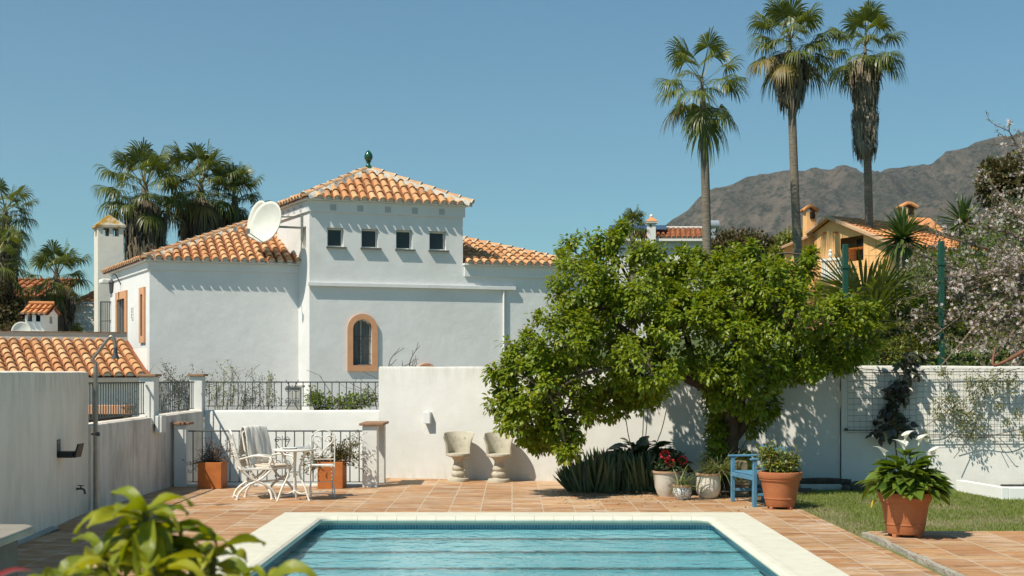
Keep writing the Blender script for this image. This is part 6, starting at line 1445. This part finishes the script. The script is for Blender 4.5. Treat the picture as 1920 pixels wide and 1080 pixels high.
# ------------------------------------------------------------------ distant houses
def ht(x, y): return ground_at(x, y)
def simple_roof(name, house_, O, e, s, wd, mat, pitch=.26, L=.5, lim=None):
    tb, cp = MB(), MB(); sl_ = s.length; roof_plane(tb, O, e, s, wd, lim or (lambda x: (0.0, sl_)), pitch=pitch, L=L, r=pitch*.4, caps=cp, na=4)
    o = tb.build(name, [mat, PAN, MORTAR], house_, smooth=35); n = e.cross(s).normalized(); n = n if n.z > 0 else -n
    MB().add([O-n*.02, O+e.normalized()*wd-n*.02, O+e.normalized()*wd+s-n*.02, O+s-n*.02], [(0, 1, 2, 3)]).build('roof_deck', PAN, o); return o
# white house with solar panels behind the tree
hb_ = empty('neighbour_house', 'white neighbouring house with solar panels on its tiled roof, behind the spreading tree', 'house', (8, 66, 0))
xl, xr, zd = P(1215, 0, 66).x, P(1362, 0, 66).x, 66
e0 = P(1140, 447, zd); e1 = P(1325, 445, zd); top = Vector((.35, 3.0, .78))
b = MB(); b.box(((e0.x+e1.x)/2, zd+2.3, (e0.z-3)/2-.02), (e1.x-e0.x-.3, 4.2, e0.z+3)); b.build('wall', HOUSEW, hb_)
simple_roof('roof', hb_, e0+Vector((0, -.1, .02)), Vector((1, 0, 0)), top, e1.x-e0.x, TILEB, .27, .5)
b = MB(); b.box(((e0.x+e1.x)/2, zd+.05, e0.z-.09), (e1.x-e0.x, .4, .12)); b.build('eave', WHITE, hb_, bevel=.01)
b = MB(); k_ = int((e1.x-e0.x)/.3)
for i in range(k_): b.prism([(e0.x+i*.3+.03, zd+.18, e0.z-.48), (e0.x+i*.3+.15, zd+.18, e0.z-.62), (e0.x+i*.3+.27, zd+.18, e0.z-.48)], (0, -.06, 0))
b.box(((e0.x+e1.x)/2, zd+.15, e0.z-.42), (e1.x-e0.x, .07, .12)); b.build('scalloped_fascia', WHITE, hb_)
rg = e0+top; b = MB(); b.box(((e0.x+e1.x)/2+top.x, zd+top.y-.1, e0.z+top.z+.1), (e1.x-e0.x, .25, .12)); b.build('ridge', WHITE, hb_, bevel=.03)
SOL = NT('solar_cells'); co = SOL.coords(world=True); bk_ = SOL.n('TexBrick'); bk_.offset = 0; bk_.inputs['Scale'].default_value = 1; bk_.inputs['Brick Width'].default_value = .17; bk_.inputs['Row Height'].default_value = .17; bk_.inputs['Mortar Size'].default_value = .008; bk_.inputs['Color1'].default_value = (.012, .02, .05, 1); bk_.inputs['Color2'].default_value = (.016, .026, .06, 1); bk_.inputs['Mortar'].default_value = (.10, .12, .15, 1); SOL.l(co, bk_.inputs['Vector'])
SOLM = SOL.done(SOL.principled(bk_.outputs[0], .15, None, 0, .8))
up_ = top.normalized(); nsol = Vector((1, 0, 0)).cross(up_).normalized()
for i in range(3):
    o0 = e0+Vector((-.05+i*1.03, -.1, .02))+top*.42+nsol*.22; pn = MB().prism([o0, o0+Vector((1.0, 0, 0)), o0+Vector((1.0, 0, 0))+up_*1.55, o0+up_*1.55], nsol*.04).build('solar_panel', SOLM, hb_)
chx = P(1222, 0, 65.7).x; c = Vector((chx, 65.9, 0)); zc1 = hgt(Vector((0, 65.7, 0)), 418)
b = MB(); b.box((chx, 65.9, zc1-1.3), (.42, .42, 2.6)); o = b.build('chimney', WHITE, hb_, bevel=.01)
b = MB(); b.box((chx, 65.9, zc1+.04), (.62, .62, .07)); b.build('chimney_slab', WHITE, o); b = MB(); b.add([(chx-.33, 65.57, zc1+.08), (chx+.33, 65.57, zc1+.08), (chx+.33, 66.23, zc1+.08), (chx-.33, 66.23, zc1+.08), (chx, 65.9, zc1+.36)], [(0, 1, 4), (1, 2, 4), (2, 3, 4), (3, 0, 4), (3, 2, 1, 0)]); b.build('chimney_cap', TILEO, o)
b = MB(); b.lathe([(.06, .3), (.09, .38), (.05, .46), (0, .48)], (chx, 65.9, zc1), 10, cap1=False); b.build('chimney_finial', WHITE, o)
b = MB(); b.box((chx-.06, 65.685, zc1-.14), (.12, .02, .14)); b.build('smoke_opening', SLATE, o)
# curved tank end seen by the palm trunk
tk = P(1336, 422, 67); tkb = MB(); tkb.tube([tk-Vector((.25, 0, 0)), tk+Vector((.3, .1, 0))], .26, 18); tkb.bar((tk.x, 67, tk.z-.9), (tk.x, 67, tk.z-.2), .3); tag(tkb.build('water_heater', M('pale_metal', (.5, .53, .55), (.42, .45, .48), scale=3, rough=.3, metal=.4), smooth=40), 'pale rounded rooftop water heater beside the left palm trunk', 'water heater')
# yellow house
yh = empty('yellow_house', 'ochre yellow house with a gable and tall chimney on the right', 'house', (14.5, 55, 0))
ga = P(1560, 411, 54.2); gl2 = P(1527, 436, 55.5); gr = P(1668, 455, 51.2); rv = Vector((4.6, 3.2, 0))*1.15
gd = (Vector((gr.x, gr.y, 0))-Vector((gl2.x, gl2.y, 0))).normalized(); go = gd.cross(Z); go = go if go.y < 0 else -go
f0 = Vector((gl2.x, gl2.y, 1)); f1 = Vector((gr.x, gr.y, 1))
hb0, hb1 = vis(1576, f0, gd), vis(1619, f0, gd); hm = f0+gd*(hb0+hb1)/2
GW = (f1-f0).length; zop0, zop1 = hgt(hm, 490), hgt(hm, 444)
b = MB(); wall_cells(b, Vector((f0.x, f0.y, 0)), gd, GW, 1.0, gr.z, 0, [(hb0, hb1, zop0, gr.z)], go, .9)
ga2 = Vector((f0.x, f0.y, 0))+gd*vis(1559, f0, gd); ga2.z = ga.z
aap = vis(1559, f0, gd); zr = lambda a: gl2.z+(ga.z-gl2.z)*a/aap if a < aap else ga.z+(gr.z-ga.z)*(a-aap)/(GW-aap)
fp = lambda a, z_: Vector((f0.x, f0.y, z_))+gd*a
b.add([fp(0, gr.z), fp(hb0, gr.z), fp(hb0, zr(hb0)), fp(aap, ga.z), fp(0, gl2.z)], [(0, 1, 2, 3, 4)])
b.add([fp(hb0, zop1), fp(hb1, zop1), fp(hb1, zr(hb1)), fp(hb0, zr(hb0))], [(0, 1, 2, 3)]); b.add([fp(hb1, gr.z), fp(GW, gr.z), fp(hb1, zr(hb1))], [(0, 1, 2)])
b.prism([Vector((f1.x, f1.y, 1)), Vector((f1.x, f1.y, gr.z)), Vector((f1.x, f1.y, gr.z))+rv, Vector((f1.x, f1.y, 1))+rv], -gd*.2)
b.prism([Vector((f0.x, f0.y, 1)), Vector((f0.x, f0.y, gl2.z)), Vector((f0.x, f0.y, gl2.z))+rv, Vector((f0.x, f0.y, 1))+rv], gd*.2)
b.build('wall', YELLOW, yh)
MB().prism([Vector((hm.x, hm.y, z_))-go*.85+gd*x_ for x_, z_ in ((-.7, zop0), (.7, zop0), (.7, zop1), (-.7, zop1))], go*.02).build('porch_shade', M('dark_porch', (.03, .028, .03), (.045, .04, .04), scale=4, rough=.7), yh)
er = Vector((f1.x, f1.y, gr.z))+gd*.3+go*.2-Z*.10; sr = ga2+go*.2+Z*.06-er
tb, cp = MB(), MB(); roof_plane(tb, er, rv, sr, rv.length, lambda x: (0.0, sr.length-.05), pitch=.27, L=.45, r=.11, caps=cp, na=5); ro = tb.build('roof', [TILEO, PAN, MORTAR], yh, smooth=35)
MB().add([er, er+rv, er+rv+sr, er+sr], [(0, 1, 2, 3)]).build('roof_deck', PAN, ro)
el_ = Vector((f0.x, f0.y, gl2.z))-gd*.25+go*.2-Z*.08; s2_ = ga2+go*.2+Z*.06-el_; tb = MB(); roof_plane(tb, el_, rv, s2_, rv.length, lambda x: (0.0, s2_.length-.03), pitch=.27, L=.45, r=.11, na=5); tb.build('roof', [TILEO, PAN], yh, smooth=35)
b = MB(); b.bar(er+Z*.05, er+sr+Z*.05, .22, .14); b.bar(el_+Z*.05, el_+s2_+Z*.05, .22, .14); b.build('verge', M('verge_mortar', (.55, .36, .22), (.45, .28, .16), scale=8, rough=.9), yh, bevel=.02)
b = MB(); b.tube([ga2+go*.15+Z*.10, ga2+rv+Z*.10], .09, 8); b.build('ridge', TILE, yh, smooth=60)
b = MB()
for px, py in ((1546, 437), (1568.5, 436)): 
    a_ = vis(px, f0, gd); q = Vector((f0.x, f0.y, 0))+gd*a_; q.z = hgt(q, py); b.box(q+go*.08, (.18, .16, .06), rz=math.atan2(gd.y, gd.x))
b.build('clay_spout', TILEO, yh)
# its chimneys
def ychim(label_px, x0, x1, yt, yb, dist, mat, capm, dark=True):
    c0, c1 = P(x0, yt, dist), P(x1, yt, dist); zb = hgt(c0, yb); cx = (c0.x+c1.x)/2; w_ = c1.x-c0.x
    o = MB().box((cx, dist, (c0.z+zb)/2), (w_, w_, c0.z-zb), rz=.12).build('chimney', mat, yh, bevel=.02)
    cb = MB(); 
    for k in (-1, 1):
        for i in range(4): cb.tube([(cx+k*w_*.12, dist-w_*.5+i*w_*.33, c0.z+.24), (cx+k*w_*.72, dist-w_*.5+i*w_*.33, c0.z+.04)], w_*.17, 7)
    cb.tube([(cx, dist-w_*.65, c0.z+.26), (cx, dist+w_*.65, c0.z+.26)], w_*.15, 8); cb.build('chimney_cap', capm, o, smooth=50)
    MB().box((cx+w_*.14, dist-w_*.5-.02, c0.z-.16), (w_*.45, .06, .30), rz=.12).build('smoke_opening', M('opening_black', (.02, .015, .012), rough=1) if 'opening_black' not in bpy.data.materials else bpy.data.materials['opening_black'], o)  # near-black block set on the chimney face in place of an opening
ychim('', 1508, 1528, 398, 500, 56, YELLOW, TILEO); ychim('', 1690, 1712, 392, 445, 62, YELLOW, TILEO)
b = MB(); w0, w1 = P(1470, 466, 55.8), P(1530, 440, 55.8); b.add([Vector((w0.x, 55.8, 1)), Vector((w1.x, 55.8, 1)), Vector((w1.x, 55.8, w1.z)), Vector((w0.x, 55.8, w0.z))], [(0, 1, 2, 3)]); b.build('wing_wall', YELLOW, yh)
MB().bar(w0+Vector((-.15, -.1, .02)), w1+Vector((0, -.1, .06)), .25, .12).build('verge', bpy.data.materials['verge_mortar'], yh, bevel=.02)
b = MB(); r0 = P(1712, 436, 63); r1 = P(1775, 440, 63); b.prism([r0, r1, r1+Vector((0, 2.5, 1.0)), r0+Vector((0, 2.5, 1.0))], (0, 0, .12)); b.build('rear_roof', TILEO, yh); b = MB(); b.box(((r0.x+r1.x)/2, 64.5, 3.8), (r1.x-r0.x-.2, 2.6, 8)); b.build('rear_wall', YELLOW, yh)
# white balustrade in front of the yellow house
bs_ = empty('white_balustrade', 'white balustrade with an urn in front of the yellow house', 'balustrade', P(1558, 520, 52))
q0_, q1_ = P(1540, 488, 52.5), P(1578, 485, 51.4); b = MB(); b.bar(q0_, q1_, .14, .09); b.build('top_rail', WHITE, bs_)
b = MB(); 
for i in range(9): 
    c = q0_.lerp(q1_, (i+.5)/9); MB().lathe([(.03, -.85), (.05, -.6), (.028, -.3), (.035, -.05)], c, 6).build('baluster', WHITE, bs_)
c = q0_.lerp(q1_, .45); MB().lathe([(.05, .04), (.07, .1), (.10, .2), (.06, .28), (.09, .33), (.03, .4), (0, .44)], c, 10, cap1=False).build('urn', WHITE, bs_, smooth=50)
# ---- left background: tiled house with a lattice wall, small tiled chimney, dish
lh_ = empty('tiled_house', 'low white house with an orange tile roof behind the left palms', 'house', (-17, 42, 0))
r0 = P(118, 578, 41); r1 = P(190, 578, 41); tb = MB(); roof_plane(tb, r0, Vector((1, 0, 0)), Vector((.9, 1.6, .85)), r1.x-r0.x, lambda x: (0.0, 1.95), pitch=.25, L=.4, r=.1, na=5); tb.build('roof', [TILEB, PAN], lh_, smooth=35)
r2 = P(5, 590, 43); tb = MB(); roof_plane(tb, P(-20, 560, 43), Vector((1, 0, 0)), Vector((.3, 1.6, .75)), 2.2, lambda x: (0.0, 1.8), pitch=.25, L=.4, r=.1, na=5); tb.build('roof', [TILEB, PAN], lh_, smooth=35)
b = MB(); b.box(((r0.x+r1.x)/2, 42.4, 1.45), (r1.x-r0.x-.2, 2.6, 5.2)); b.box((P(20, 0, 43).x, 44.2, 1.6), (3.0, 2.0, 5.5)); b.build('wall', WHITE, lh_)
lt = empty('lattice_wall', 'white pierced lattice wall beside the square chimney', 'wall', P(160, 628, 39.5)); x0_, x1_ = P(134, 0, 39.5).x, P(186, 0, 39.5).x; zt_ = hgt(Vector((0, 39.5, 0)), 592); zb_ = 2.5
b = MB(); s_ = .16
for i in range(int((x1_-x0_)/s_)+1):
    for j in range(int((zt_-zb_)/s_)+1):
        cx, cz = x0_+i*s_, zb_+j*s_; b.tube([(cx+.062*math.cos(a), 39.5, cz+.062*math.sin(a)) for a in np.linspace(0, 2*math.pi, 9)], .017, 4, cap=False)
        b.bar((cx-s_/2, 39.49, cz), (cx+s_/2, 39.49, cz), .022, .022); b.bar((cx, 39.505, cz-s_/2), (cx, 39.505, cz+s_/2), .022, .022)
b.box(((x0_+x1_)/2, 39.5, zt_+.22), (x1_-x0_+.2, .12, .26)); b.build('lattice', WHITE, lt)
sc = empty('small_chimney', 'small white chimney with a tiled ridge roof, left of the square chimney', 'chimney', P(74, 626, 33)); cz0 = 2.5; c0 = P(47, 588, 33); c1 = P(79, 588, 33); c2 = P(103, 588, 33.5)
eU = Vector((c1.x-c0.x, .14, 0)); eV = Vector((c2.x-c1.x-.02, .62, 0)); O_ = Vector((c0.x, 33, 0)); zt_ = c0.z; LW, LV = eU.length, eV.length; n1 = eU.cross(Z).normalized(); n1 = n1 if n1.y < 0 else -n1; n2 = eV.cross(Z).normalized(); n2 = n2 if n2.x > 0 else -n2
b = MB(); wall_cells(b, O_, eU, LW, cz0, zt_, 0, [(.06, .17, zt_-.20, zt_-.03), (.26, .37, zt_-.20, zt_-.03)], n1, .1); wall_cells(b, O_+eU, eV, LV, cz0, zt_, 0, [(LV*.4, LV*.62, zt_-.24, zt_-.06)], n2, .1); wall_cells(b, O_+eV, eU, LW, cz0, zt_, 0, (), -n1); wall_cells(b, O_, eV, LV, cz0, zt_, 0, (), -n2)
mid = eV*.5+Z*.22; b.add([O_+eU+Z*zt_, O_+eU+eV+Z*zt_, O_+eU+mid+Z*zt_, O_+Z*zt_, O_+eV+Z*zt_, O_+mid+Z*zt_], [(0, 1, 2), (5, 4, 3)]); b.build('shaft', WHITE, sc)
MB().box((O_+eU*.5+eV*.5+Z*(zt_-.3)), (LW*.6, LV*.5, .5), rz=.1).build('flue', M('dark_flue', (.03, .03, .03), rough=1), sc)
tb, cp = MB(), MB(); ee = eU.normalized(); roof_plane(tb, O_-ee*.08-eV*.08+Z*(zt_+.0), ee, eV*.58+Z*.25, LW+.14, lambda x: (0, (eV*.58+Z*.25).length), pitch=.13, L=.22, r=.055, caps=cp, na=6); roof_plane(tb, O_+eU+ee*.06+eV*1.08+Z*zt_, -ee, -eV*.58+Z*.25, LW+.14, lambda x: (0, (eV*.58+Z*.25).length), pitch=.13, L=.22, r=.055, na=6)
tb.tube([O_-ee*.08+mid+Z*(zt_+.06), O_+eU+ee*.08+mid+Z*(zt_+.06)], .06, 8); o = tb.build('roof', [TILEO, PAN, MORTAR], sc, smooth=40)
ed = dish('satellite_dish', P(40, 622, 32.2), (.25, -.95, .15), .26, 'small white satellite dish low at the left beside the small tiled chimney')
del ed['group']
b = MB(); b.bar(P(40, 632, 32.5), P(40, 622, 32.4), .05); b.build('mast', STEEL, ed)
# iron gate by the house door
gq0, gq1 = P(189, 566, 35.6), P(221, 566, 35.1); gt = empty('iron_gate', 'tall black iron bar gate between the square chimney and the house door', 'gate', Vector((gq0.x, gq0.y, 2.55)))
b = MB(); b.bar(gq0, gq1, .03); b.bar(Vector((gq0.x, gq0.y, 2.65)), Vector((gq1.x, gq1.y, 2.65)), .03); b.bar(gq0+Z*0, Vector((gq0.x, gq0.y, 2.55)), .035); b.bar(gq1, Vector((gq1.x, gq1.y, 2.55)), .04); b.bar(Vector((gq0.x, gq0.y, 3.2)), Vector((gq1.x, gq1.y, 3.2)), .02); b.build('frame', IRON, gt)
for i in range(7): q = gq0.lerp(gq1, (i+1)/8); MB().tube([q, Vector((q.x, q.y, 2.62))], .012, 5).build('bar', IRON, gt)
